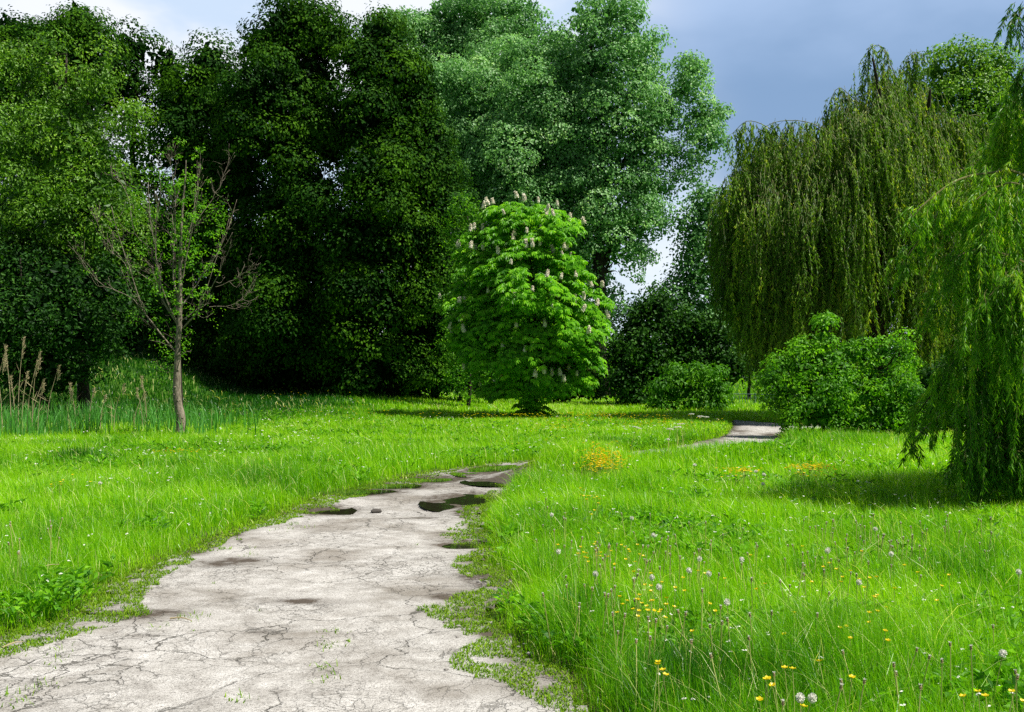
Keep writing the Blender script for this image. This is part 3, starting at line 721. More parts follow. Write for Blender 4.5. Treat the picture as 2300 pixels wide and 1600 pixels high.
tree('leafy_sapling', 'loose light green sapling growing close behind the bare young tree', 'tree', 402, 35,
     [(320, 420, 45, 50, 0, .5), (350, 500, 55, 60, 0, .55), (390, 450, 50, 60, 0, .5), (440, 500, 50, 55, 0, .6), (330, 590, 55, 60, 0, .55), (430, 590, 60, 60, 0, .6), (380, 680, 60, 50, 0, .5), (440, 690, 40, 40, 0, .6), (300, 700, 40, 50, 0, .4), (490, 470, 22, 30, 0, .6), (390, 760, 50, 50, 0, .7), (370, 830, 40, 40)],
     'light', 'puff', dens=2.2, R=.3, nl=30, ln=.10, wd=.05, r0=.05, twigs=7, var=.28, tone=-.12)

# poplars
tree('poplar_tree', 'farthest silvery green poplar whose top reaches the upper edge between dark cone and pale sky', 'tree', 1060, 84,
     [(870, 70, 50, 45), (945, 75, 60, 55), (1010, 50, 60, 60), (1075, 40, 55, 55), (1135, 60, 65, 70), (1180, 90, 40, 50), (1000, 130, 80, 60), (1100, 150, 100, 70), (1010, 230, 120, 80), (1120, 260, 110, 90), (1050, 380, 130, 110)],
     'poplar', 'tuft', dens=.62, R=1.2, nl=250, ln=.23, wd=.18, fill=22, r0=.5, tone=-.02, jit=.42, var=.15)
tree('poplar_tree', 'broad bright silvery poplar rising behind the flowering chestnut', 'tree', 1180, 69,
     [(1010, 190, 60, 50), (1090, 200, 60, 60), (1170, 140, 55, 50), (1240, 130, 60, 50), (1290, 170, 70, 70), (1030, 290, 75, 70), (1120, 260, 80, 80, -1), (1220, 240, 90, 80, -2), (1060, 390, 75, 80), (1160, 370, 85, 80, -3), (1270, 350, 80, 80, -1), (1110, 480, 90, 70, -1), (1230, 470, 100, 80, -2), (1100, 590, 100, 80), (1230, 600, 110, 90), (1150, 720, 130, 100)],
     'poplar', 'tuft', dens=.85, R=1.05, nl=240, ln=.19, wd=.15, fill=24, r0=.5, tone=.10, jit=.42, var=.15)
tree('poplar_tree', 'tall poplar with one long limb reaching out right against the storm cloud', 'tree', 1365, 66,
     [(1350, 55, 60, 75), (1305, 45, 28, 38), (1410, 60, 40, 65), (1440, 115, 45, 40), (1370, 160, 75, 70), (1450, 170, 40, 35), (1400, 250, 90, 80), (1320, 300, 80, 80), (1420, 350, 80, 70), (1350, 420, 90, 80), (1430, 450, 60, 60), (1380, 530, 90, 70), (1425, 500, 45, 40), (1365, 610, 55, 45, 0, .6), (1375, 665, 30, 30, 0, .6),
      (1552, 155, 22, 32), (1540, 205, 34, 30), (1580, 255, 42, 32), (1612, 258, 22, 18), (1550, 300, 45, 28, 0, .7), (1590, 320, 30, 28), (1560, 370, 35, 28, 0, .7), (1520, 410, 30, 28, 0, .6), (1505, 335, 28, 22), (1490, 265, 30, 28), (1450, 290, 45, 50)],
     'poplar', 'tuft', dens=.95, R=.95, nl=200, ln=.19, wd=.15, fill=14, limb_r=.5, r0=.5, tone=.06, twigs=6, jit=.42, var=.15)
tree('poplar_tree', 'slender loose poplar leaning right, between the chestnut and the big weeping willow', 'tree', 1480, 54,
     [(1585, 450, 34, 34), (1548, 495, 30, 26, 0, .8), (1605, 505, 40, 36), (1565, 555, 48, 40), (1615, 590, 38, 40), (1550, 620, 42, 36), (1600, 660, 45, 45, 0, .8), (1500, 690, 60, 45), (1560, 720, 70, 55)],
     'poplar', 'puff', dens=3.0, R=.55, nl=46, ln=.19, wd=.15, fill=14, r0=.22, tone=-.2, top=(1570, 540), twigs=6)
tree('thicket_bush', 'dark green thicket of small glossy leaves behind the round elder shrub', 'bush', 1460, 52,
     [(1425, 745, 30, 38), (1400, 800, 35, 35), (1470, 700, 35, 38), (1500, 740, 45, 40), (1560, 735, 40, 40), (1610, 760, 35, 35), (1450, 790, 50, 40, -1), (1540, 800, 55, 40), (1620, 820, 50, 35), (1400, 855, 40, 35, -1), (1460, 860, 55, 40), (1650, 830, 35, 25), (1440, 890, 50, 25, -1)],
     'dark', 'puff', dens=3.5, R=.5, nl=50, ln=.19, wd=.14, fill=30, r0=.15, tone=.15)
tree('far_tree', 'distant yellow green tree seen between the thicket and the weeping willow curtain', 'tree', 1650, 88,
     [(1670, 740, 45, 40), (1640, 780, 50, 40), (1690, 800, 50, 40), (1720, 750, 50, 60)], 'light', 'puff', dens=1.3, R=.9, nl=50, ln=.25, wd=.18, r0=.25)
tree('far_tree', 'small distant tree with a thin dark trunk standing on the sunny slope', 'tree', 1683, 64,
     [(1650, 810, 45, 25), (1700, 812, 40, 28), (1680, 790, 40, 22)], 'olive', 'puff', dens=2.2, R=.55, nl=45, ln=.17, wd=.12, r0=.12)
tree('far_bush', 'pale green bush at the far end of the grass gap right of the chestnut', 'bush', 1385, 75,
     [(1370, 800, 35, 40), (1400, 830, 30, 30), (1350, 830, 40, 40)], 'light', 'puff', dens=2, R=.6, nl=45, ln=.2, wd=.13, r0=.12)
tree('elder_shrub', 'round dense elder shrub with bright layered top at the bend of the path', 'shrub', 1545, 45.5,
     [(1520, 842, 24, 16), (1562, 832, 24, 15), (1598, 848, 22, 15), (1488, 868, 24, 18), (1540, 865, 40, 20), (1612, 880, 20, 20), (1480, 900, 24, 18), (1555, 895, 52, 26), (1510, 905, 35, 22), (1600, 910, 28, 18)],
     'light', 'tuft', dens=3.6, R=.42, nl=80, ln=.17, wd=.09, fill=25, r0=.08, tone=-.14, droop=.9)
tree('light_shrub', 'yellow green shrub with an upright shoot between dark cone tree and chestnut', 'shrub', 1050, 46,
     [(1045, 470, 10, 45), (1060, 500, 14, 45), (1015, 500, 14, 50), (1040, 580, 38, 60), (1080, 600, 30, 50), (1025, 660, 40, 60), (1075, 700, 30, 60), (1030, 770, 45, 60), (1050, 850, 50, 50)],
     'light', 'puff', dens=3.6, R=.38, nl=38, ln=.13, wd=.07, r0=.08, tone=-.15)
tree('hazel_bush', 'large open light green bush with thin dark stems in front of the weeping willow', 'bush', 1880, 27,
     [(1852, 745, 12, 36), (1865, 775, 16, 30), (1905, 790, 12, 30), (1985, 785, 10, 30), (2030, 790, 10, 36), (1940, 775, 9, 28), (1800, 775, 12, 25), (1840, 810, 45, 40), (1790, 820, 55, 40), (1760, 860, 60, 50), (1870, 820, 60, 45), (1940, 810, 35, 35), (1980, 830, 35, 30, 0, .6), (2020, 800, 25, 30, 0, .5), (1850, 880, 70, 50, -.4), (1940, 880, 70, 50), (2010, 880, 50, 45), (1820, 930, 80, 45, -.4), (1920, 945, 80, 45), (2010, 930, 50, 45), (1740, 900, 26, 30, 0, .7)],
     'light', 'tuft', dens=6.5, R=.27, nl=70, ln=.10, wd=.06, fill=70, r0=.045, tone=.0, twigs=9, jit=.4, var=.16)
tree('dark_bush', 'small dark bush in the shade between the hazel bush and the near willow', 'bush', 2040, 27.5,
     [(2010, 970, 50, 28), (2070, 930, 50, 50), (2110, 880, 50, 70), (2100, 960, 60, 35)], 'dark', 'puff', dens=8, R=.3, nl=45, ln=.12, wd=.08, fill=90, r0=.05)
tree('poplar_tree', 'green poplar rising behind the right shoulder of the weeping willow', 'tree', 2200, 60,
     [(2060, 190, 20, 22), (2105, 160, 25, 40), (2155, 160, 28, 55), (2205, 170, 28, 55), (2250, 160, 25, 50), (2130, 230, 70, 50), (2220, 250, 75, 60), (2180, 330, 90, 60), (2260, 340, 50, 70), (2230, 430, 80, 80), (2250, 560, 90, 90)],
     'olive', 'tuft', dens=1.0, R=.85, nl=150, ln=.18, wd=.13, fill=26, r0=.4, tone=.0, jit=.42, var=.15)
# far wood closing the horizon
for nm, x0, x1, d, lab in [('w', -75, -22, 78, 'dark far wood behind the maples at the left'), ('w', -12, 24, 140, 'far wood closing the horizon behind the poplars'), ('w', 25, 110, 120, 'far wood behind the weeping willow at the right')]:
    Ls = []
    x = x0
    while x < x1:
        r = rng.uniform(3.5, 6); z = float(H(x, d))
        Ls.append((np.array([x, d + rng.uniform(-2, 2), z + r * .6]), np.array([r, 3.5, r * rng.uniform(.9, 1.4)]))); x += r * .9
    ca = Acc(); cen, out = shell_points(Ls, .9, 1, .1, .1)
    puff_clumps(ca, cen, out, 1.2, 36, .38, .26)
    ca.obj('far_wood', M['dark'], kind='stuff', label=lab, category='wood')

# ------------------------------------------------------------------ flowering chestnut
def chestnut():
    d = 38.7; bx = (1192 - CX) / F * d; bz = float(H(bx, d))
    root = empty('chestnut_tree', (bx, d, bz), 'bright green horse chestnut covered in cream flower candles, in the middle of the meadow', 'tree')
    lobes = [(1140, 495, 40, 35), (1190, 510, 50, 35), (1255, 515, 45, 35), (1110, 555, 55, 50), (1195, 570, 80, 60, -.5), (1275, 580, 50, 50), (1090, 640, 50, 50), (1185, 650, 90, 70, -.8), (1290, 650, 45, 55), (1060, 700, 45, 30), (1110, 720, 70, 50, -.8), (1210, 740, 80, 60, -1), (1310, 700, 45, 40), (1320, 745, 40, 40), (1050, 755, 45, 25), (1110, 790, 60, 40, -.5), (1220, 810, 80, 45, -.8), (1300, 800, 45, 40), (1160, 850, 55, 25), (1250, 850, 60, 25), (1310, 855, 30, 22), (1150, 880, 45, 16), (1235, 880, 45, 16)]
    L = [lobe_world((1183 + (l[0] - 1190) * .90,) + tuple(l[1:]), d) for l in lobes]
    L = [(c, np.array([r[0], min(r[1], 1.1), r[2]])) for c, r in L]
    # crown has body in depth too: a second ring of lobes front and back
    core = [(P(1185, 560, d), np.array([1.55, 1.4, 1.15])), (P(1185, 620, d), np.array([2.0, 1.7, 1.6])), (P(1180, 745, d), np.array([2.45, 2.1, 1.6])), (P(1180, 700, d + 1.4), np.array([1.8, 1.2, 2.2])), (P(1190, 680, d - 1.3), np.array([1.6, 1.1, 2.2]))]
    L += core
    wa = Acc(); woodwork(wa, np.array([bx, d, bz - .1]), L, P(1192, 560, d), .23, 4)
    c0, o0 = shell_points(L, 1.5, 1, .6, .12)
    c0 = c0 + o0 * rng.uniform(-.28, .30, (len(c0), 1)); nb_ = 9
    ax_ = unit(o0 * .8 + np.array([0, 0, .6])); ii = np.repeat(np.arange(len(c0)), nb_)
    dd_ = rnd_dir(len(ii)); al_ = (dd_ * ax_[ii]).sum(1); dd_ = unit(dd_ + ax_[ii] * (np.abs(al_) - al_)[:, None])
    cen = c0[ii] + dd_ * (rng.uniform(.25, .55, len(c0))[ii] * rng.uniform(.8, 1.05, len(ii)))[:, None] * np.array([1.15, 1.15, .75]); out = unit(dd_ * .6 + o0[ii])
    q_ = cen[:, 2] > bz + .95; cen, out = cen[q_], out[q_]; top_ok = ((dd_[:, 2] > .25) & (o0[ii][:, 1] < .2))[q_]
    n0 = len(cen)
    sp = P(1195, 915, d); k = 34
    ex = np.stack([sp[0] + rng.normal(0, .38, k), d + rng.normal(-.2, .3, k), bz + rng.uniform(.15, .75, k)], 1)
    cen = np.vstack([cen, ex]); out = np.vstack([out, unit(ex - np.array([bx, d, bz]))])
    m = len(cen); nlf = 6; nlt = 7
    up = unit(out * .55 + np.array([0, 0, .85]))
    e1 = unit(np.cross(up, np.array([.2, 1, .1]))); e2 = np.cross(up, e1)
    ph = rng.uniform(0, 6.28, (m, 1)) + np.arange(nlf) / nlf * 6.28 + rng.normal(0, .25, (m, nlf))
    rad = (e1[:, None] * np.cos(ph)[..., None] + e2[:, None] * np.sin(ph)[..., None])
    hub = cen[:, None] + rad * rng.uniform(.12, .26, (m, nlf, 1)) + up[:, None] * rng.uniform(-.02, .1, (m, nlf, 1))
    tk = np.clip(.5 + rng.normal(0, .15, (m, 1)) + rng.normal(0, .12, (m, nlf)), 0, 1)
    hub = hub.reshape(-1, 3); rad = rad.reshape(-1, 3); upv = np.repeat(up, nlf, 0); tk = tk.reshape(-1)
    side = unit(np.cross(upv, rad))
    ca = Acc()
    for j in range(nlt):
        an = (j - 3) / 3 * 2.1
        dr = rad * math.cos(an) + side * math.sin(an) + np.array([0, 0, -1.0]) * rng.uniform(.35, .9, (len(hub), 1))
        ln = .215 * (1 - .12 * abs(j - 3)) * rng.uniform(.8, 1.15, len(hub))
        leaves(ca, hub, dr, upv + rng.normal(0, .15, upv.shape), ln, .066, np.clip(tk + rng.normal(0, .1, len(hub)), 0, 1), .12, bend=.15, wide=.66)
    # inner foliage, its shade painted in as a darker leaf tone
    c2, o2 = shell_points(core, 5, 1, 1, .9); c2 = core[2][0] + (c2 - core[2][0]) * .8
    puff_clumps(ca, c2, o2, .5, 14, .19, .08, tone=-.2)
    child(wa, 'trunk', M['bark'], root, True)
    child(ca, 'crown', M['chestnut'], root)
    protos = []
    for _ in range(4):
        ba = Acc(); hh = rng.uniform(.17, .24); tube(ba, spline([(0, 0, -.05), (0, 0, hh * .5), (.01, 0, hh)], 5), np.linspace(.008, .003, 5), 4, m=1); tube(ba, np.array([(0, 0, .0), (0, 0, hh * .3), (0, 0, hh * .7), (0, 0, hh)]), [.045, .06, .035, .006], 7, m=0)
        k = 110; t = rng.random(k) ** .8; r = .075 * (1 - t * .85); an = rng.uniform(0, 6.28, k)
        pos = np.stack([r * np.cos(an) * .5, r * np.sin(an) * .5, t * hh], 1)
        leaves(ba, pos, np.stack([np.cos(an) * .5, np.sin(an) * .5, rng.uniform(-.6, .6, k)], 1), np.stack([np.cos(an), np.sin(an), np.full(k, .7)], 1) + rng.normal(0, .3, (k, 3)),   .05 * rng.uniform(.7, 1.2, k), .040, .5, wide=.6)
        protos.append(ba.mesh('blossom', [M['blossom'], M['stem']]))
    cand = np.where(top_ok & (out[:n0, 1] < .15) & (rng.random(n0) < .9))[0]; rng.shuffle(cand)
    def cover(p):
        m_ = (np.abs(cen[:, 0] - p[0]) < .28) & (np.abs(cen[:, 2] - p[2] - .1) < .26) & (cen[:, 1] < p[1] - .12)
        return int(m_.sum())
    cv = np.array([cover(cen[i]) for i in cand]); front_ = list(cand[cv <= 8]); rest_ = list(cand[cv > 8])
    cand = front_[:] + rest_
    got = []
    for i in cand:
        p = cen[i] + up[i] * .10 + out[i] * .16
        if all(np.linalg.norm(p - q) > .24 for q in got):
            # outermost only
            got.append(p)
            o = bpy.data.objects.new('blossom', protos[len(got) % 4]); C.objects.link(o); o.parent = root
            s = rng.uniform(.85, 1.4)
            o.location = p - np.array(root.location); o.rotation_euler = (rng.normal(0, .18), rng.normal(0, .18), rng.uniform(0, 6.28)); o.scale = (s, s, s)
            if len(got) >= 100: break
chestnut()

# ------------------------------------------------------------------ weeping willows
def strands(la, ta, st, Ln, outv, spacing, ln, wd, tone, var=.22, arch=.25, sway=.08, tr=.006, ground_clear=.1, spread=.5):
    n = len(st); K = 9
    t = np.linspace(0, 1, K)[None, :, None]
    ar = arch * rng.uniform(.4, 1.3, (n, 1, 1))
    s = t * Ln[:, None, None]
    ph = rng.uniform(0, 6.28, (n, 1, 1))
    lat = outv[:, None] * ar * (1 - np.exp(-s / (ar + .05) * 1.3))
    sw = np.concatenate([np.sin(s * 1.7 + ph), np.cos(s * 1.3 + ph * 1.7), np.zeros_like(s)], 2) * sway * t
    dn = s - .55 * ar * (1 - np.exp(-s / (ar + .05)))
    pts = st[:, None] + lat + sw; pts[..., 2] -= dn[..., 0]
    # stems as three sided tubes
    r = (tr * (1 - .7 * t[..., 0]))
    for_ = np.arange(3) / 3 * 2 * np.pi
    ring = np.stack([np.cos(for_), np.sin(for_), np.zeros(3)], 1)
    V = pts[:, :, None] + ring[None, None] * r[..., None, None]
    o = (np.arange(n)[:, None, None] * K + np.arange(K - 1)[None, :, None]) * 3; j = np.arange(3)[None, None]; j2 = (j + 1) % 3
    f = np.stack([o + j, o + j2, o + 3 + j2, o + 3 + j], -1).reshape(-1, 4)
    ta.quads(V.reshape(-1, 3), f, .5)
    # leaves
    cnt = np.maximum(2, (Ln / spacing).astype(int)); i = np.repeat(np.arange(n), cnt); m = len(i)
    u = rng.random(m) * .98 + .02
    kk = np.minimum((u * (K - 1)).astype(int), K - 2); fr = u * (K - 1) - kk
    p = pts[i, kk] * (1 - fr)[:, None] + pts[i, kk + 1] * fr[:, None]
    tg = unit(pts[i, kk + 1] - pts[i, kk])
    h = rng.uniform(0, 6.28, m)
    side = np.stack([np.cos(h), np.sin(h), np.zeros(m)], 1)
    dr = tg + side * spread * rng.uniform(.5, 1.5, (m, 1)) + np.array([0, 0, -.25])
    nor = side * .3 + rnd_dir(m) * .9 + np.array([0, 0, .5])
    tk = rng.normal(0, var * .6, n)
    v = np.clip(.45 + tk[i] + tone[i] + rng.normal(0, var * .7, m), 0, 1)
    leaves(la, p, dr, nor, ln * rng.uniform(.6, 1.25, m), wd * rng.uniform(.7, 1.2, m), v, .1, bend=.12)

def big_willow():
    d = 38.0; bx = (1985 - CX) / F * d; bz = float(H(bx, d))
    root = empty('weeping_willow', (bx, d, bz), 'big olive green weeping willow with long curtains, behind the hazel bush', 'tree')
    wa, la, ta = Acc(), Acc(), Acc()
    tr = spline([np.array([bx, d, bz - .2]), P(1975, 760, d), P(1945, 660, d), P(1965, 590, d), P(2030, 530, d), P(2035, 420, d), P(2050, 300, d)], 22)
    tube(wa, tr, np.linspace(.42, .12, 22) * (1 + .1 * np.sin(np.arange(22))), 10)
    limbs = [[(1960, 600), (1900, 480), (1830, 370), (1790, 320)], [(1960, 600), (1850, 520), (1740, 430), (1690, 380)], [(2035, 480), (2100, 400), (2140, 330)], [(2035, 420), (1990, 300), (1975, 210), (1960, 130)], [(2040, 400), (1960, 330), (1900, 270)],
             [(2040, 360), (2080, 260), (2090, 200)], [(2035, 500), (2120, 470), (2180, 420)], [(1900, 480), (1800, 460), (1700, 440)], [(1960, 640), (1870, 600), (1790, 520), (1740, 500)], [(1990, 560), (2060, 600), (2120, 560)]]
    for l in limbs:
        dz = rng.uniform(-2.5, 1.5)
        pts = [P(x, y, d + dz * k / (len(l) - 1)) for k, (x, y) in enumerate(l)]
        sp_ = spline(pts, 10); tube(wa, sp_, np.linspace(.16, .035, 10), 6)
    # crown surface where the curtains begin: height over px as a profile, several depth layers
    prof = [(1620, 640), (1640, 390), (1690, 310), (1740, 290), (1790, 285), (1840, 262), (1880, 225), (1930, 195), (1960, 135), (2000, 120), (2035, 165), (2080, 200), (2120, 225), (2160, 270), (2200, 330), (2225, 400)]
    px_ = np.array([p[0] for p in prof], float); py_ = np.array([p[1] for p in prof], float)
    botx = np.array([1620, 1640, 1680, 1720, 1760, 1840, 1900, 2000, 2100, 2225.]); boty = np.array([560, 690, 800, 850, 815, 800, 790, 800, 850, 850.])
    starts, lens, outs, tones = [], [], [], []
    nb = 760
    for b in range(nb):
        x = rng.uniform(1628, 2225)
        u = rng.uniform(-1, 1)                       # depth across the crown
        yt = np.interp(x, px_, py_)
        xc = (x - 1930) / 300.0
        depth = 4.6 * math.sqrt(max(.05, 1 - min(1, xc * xc) * .8)) * u
        # lower starts towards the front: the surface curves over; some start from inner limbs
        drop = 190 * abs(u) ** 1.8 + rng.gamma(1.1, 40)
        if rng.random() < .35: drop += rng.uniform(20, 260)
        y = yt + drop
        yb = np.interp(x, botx, boty) + rng.normal(0, 22)
        if y > yb - 60: y = yb - rng.uniform(60, 200)
        if y < yt: continue
        if 1925 < x < 2055 and u < .45 and rng.random() < .85: yb = min(yb, 520 + rng.normal(0, 25)); y = min(y, yb - 50)
        if rng.random() < .3: yb = y + (yb - y) * rng.uniform(.4, .8)
        hd = P(x, y, d + depth)
        k = rng.integers(4, 13)
        tn = rng.normal(0, .14) + .16 * (x - 1850) / 300  # leaf tone lightens to the right, sunlight painted into the colour
        # strand end height in metres
        zb = P(x, yb, d + depth)[2]
        for _ in range(k):
            s = hd + rng.normal(0, 1, 3) * np.array([.22, .22, .25])
            starts.append(s); lens.append(max(.5, (s[2] - zb) * rng.uniform(.6, 1.05)))
            ov = np.array([xc + rng.normal(0, .5), u + rng.normal(0, .5) - .2, 0]); outs.append(ov / max(.3, np.linalg.norm(ov))); tones.append(tn)
    # arching bare leaders on the top
    for l in [[(1900, 330), (1850, 290), (1800, 272), (1740, 275), (1700, 300)], [(1780, 340), (1730, 290), (1680, 272), (1645, 300)], [(2040, 260), (2010, 170), (1985, 110), (1955, 105), (1945, 140)], [(2050, 200), (2040, 130), (2070, 115)], [(1960, 260), (1910, 215), (1880, 200), (1850, 260)], [(1950, 420), (1895, 380), (1885, 370), (1870, 430)], [(2150, 300), (2180, 260), (2210, 270), (2225, 320)], [(1720, 420), (1670, 380), (1630, 400)], [(2040, 330), (2000, 250), (1990, 240), (1975, 290)]]:
        dz = rng.uniform(-3.5, -1) if l[0][1] > 300 else 0
        sp_ = spline([P(x, y, d + dz) for x, y in l], 14); tube(ta, sp_, np.linspace(.022, .008, 14), 4)
        for q in sp_[4:]:
            for _ in range(3):
                starts.append(q + rng.normal(0, .06, 3)); lens.append(rng.uniform(.5, 2.2)); outs.append(np.array([rng.normal(0, .6), -.3, 0])); tones.append(.08)
    la_s = np.array(starts); strands(la, ta, la_s, np.array(lens), np.array(outs), .042, .16, .045, np.array(tones), arch=.3, sway=.2, tr=.008, spread=.75)
    child(wa, 'trunk', M['bark'], root, True); child(ta, 'hanging_twigs', M['twig'], root); child(la, 'foliage', M['willow'], root)
    print('willow strands', len(starts))
big_willow()

def near_willow():
    d = 12.5; bx = 7.6; by = 13.2; bz = float(H(bx, by))
    root = empty('weeping_willow', (bx, by, bz), 'near yellow green weeping willow whose curtain fills the right edge', 'tree')
    wa, la, ta = Acc(), Acc(), Acc()
    tube(wa, spline([(bx, by, bz - .2), (bx - .1, by, 1.5), (bx + .1, by + .1, 3.2), (bx, by, 5.2), (bx + .2, by, 7)], 14), np.linspace(.30, .08, 14), 10)
    S, Ln, O, T = [], [], [], []
    def branch(pts, dd, r0, n, lmin, lmax, tone=0, ymax=None):
        W = [P(x, y, dd + e) for x, y, e in pts]
        src = np.array([bx, by, max(1.2, W[0][2] - .5)])
        sp_ = spline([src] + W, 20); tube(wa if r0 > .02 else ta, sp_, np.linspace(r0, .006, 20), 5)
        for _ in range(n):
            k = rng.integers(5, 20); q = sp_[k] + rng.normal(0, .07, 3)
            S.append(q); l = rng.uniform(lmin, lmax) * (1.25 - .045 * k)
            Ln.append(min(l, q[2] - .18)); ov = np.array([-.8 + rng.normal(0, .5), rng.normal(-.2, .6), 0]); O.append(ov); T.append(tone + rng.normal(0, .08))
    b = branch
    b([(2300, 395, 0), (2230, 388, 0), (2150, 405, -.1), (2080, 455, -.2), (2050, 490, -.2)], 12.0, .02, 55, .2, .9, .25)
    b([(2310, 425, 0), (2240, 420, 0), (2190, 450, 0)], 11.6, .015, 45, .3, 1.1, .3)
    b([(2300, 520, 0), (2200, 480, 0), (2120, 470, -.1), (2050, 560, -.2), (2030, 590, -.2)], 12.3, .015, 55, .2, .8, .15)
    b([(2320, 600, 0), (2200, 560, 0), (2130, 590, 0)], 11.8, .02, 60, .5, 1.4, .15)
    b([(2320, 500, .4), (2230, 470, .4), (2160, 540, .4)], 12.4, .015, 60, .6, 1.6, .1)
    b([(2310, 820, 0), (2230, 850, 0), (2160, 838, -.1), (2100, 880, -.2), (2060, 930, -.3)], 12.2, .022, 70, .25, .95, .15)
    b([(2320, 760, 0), (2240, 740, 0), (2170, 770, 0), (2130, 830, 0)], 11.7, .02, 70, .4, 1.3, .15)
    b([(2320, 920, 0), (2220, 900, 0), (2120, 930, 0), (2060, 980, 0), (2045, 1000, 0)], 12.4, .02, 45, .15, .5, .1)
    b([(2340, 980, 0), (2250, 960, 0), (2190, 1000, 0)], 11.8, .015, 70, .4, 1.1, -.1)
    b([(2340, 640, -.5), (2270, 620, -.5), (2210, 680, -.5)], 11.6, .02, 70, .6, 1.8, .1)
    b([(2360, 300, 0), (2300, 250, 0), (2270, 260, 0), (2240, 330, 0)], 12.2, .02, 60, .3, 1.2, .25)
    b([(2380, 330, .3), (2310, 300, .3), (2250, 320, .3), (2215, 370, .3)], 12.3, .015, 70, .2, .8, .25)
    b([(2380, 240, .2), (2320, 210, .2), (2275, 230, .2)], 12.4, .015, 60, .3, 1.0, .1)
    b([(2320, 660, 0), (2210, 640, 0), (2110, 660, 0), (2075, 720, 0)], 12.1, .015, 60, .15, .7, .1)
    b([(2320, 1010, 0), (2230, 1000, 0), (2160, 1040, 0)], 11.6, .012, 60, .3, .8, -.15)
    b([(2380, 120, 0), (2320, 30, 0), (2296, 20, 0), (2285, 60, 0)], 12.0, .02, 26, .3, 1.0, -.15)
    b([(2380, 200, 0), (2310, 150, 0), (2290, 180, 0)], 12.0, .02, 26, .4, 1.2, -.1)
    # body of the crown: curtains in depth, reaching the grass
    n = 1050
    for _ in range(n):
        px = rng.uniform(2165, 2700); dd = rng.uniform(11.2, 15.0)
        if px < 2210 and dd > 13: continue
        top_ = {0: 470, 1: 600, 2: 760, 3: 900}[int(rng.integers(0, 4))] + rng.normal(0, 60)
        if px < 2200: top_ += 90
        q = P(px, top_, dd)
        lo = P(px, 1165, dd)[2]; lo = max(lo, .12)
        S.append(q); l = rng.uniform(.8, 2.6); Ln.append(max(.3, min(l, q[2] - lo - rng.uniform(0, .35)))); O.append(np.array([rng.normal(-.4, .6), rng.normal(-.2, .6), 0])); T.append(rng.normal(-.08 if top_ > 650 else .05, .13))
    # crown above and off to the right
    for _ in range(420):
        th = rng.uniform(0, 6.28); r = rng.uniform(.6, 2.6); q = np.array([8.9 + r * math.cos(th), by + r * math.sin(th), rng.uniform(4.3, 6.6) - .35 * r])
        S.append(q); Ln.append(rng.uniform(.8, 2.8)); O.append(np.array([math.cos(th), math.sin(th), 0])); T.append(.0)
    strands(la, ta, np.array(S), np.array(Ln), np.array(O), .0095, .098, .016, np.array(T), arch=.14, sway=.07, tr=.0035, spread=.75)
    child(wa, 'trunk', M['bark'], root, True); child(ta, 'hanging_twigs', M['twig_near'], root); child(la, 'foliage', M['willow_near'], root)
near_willow()

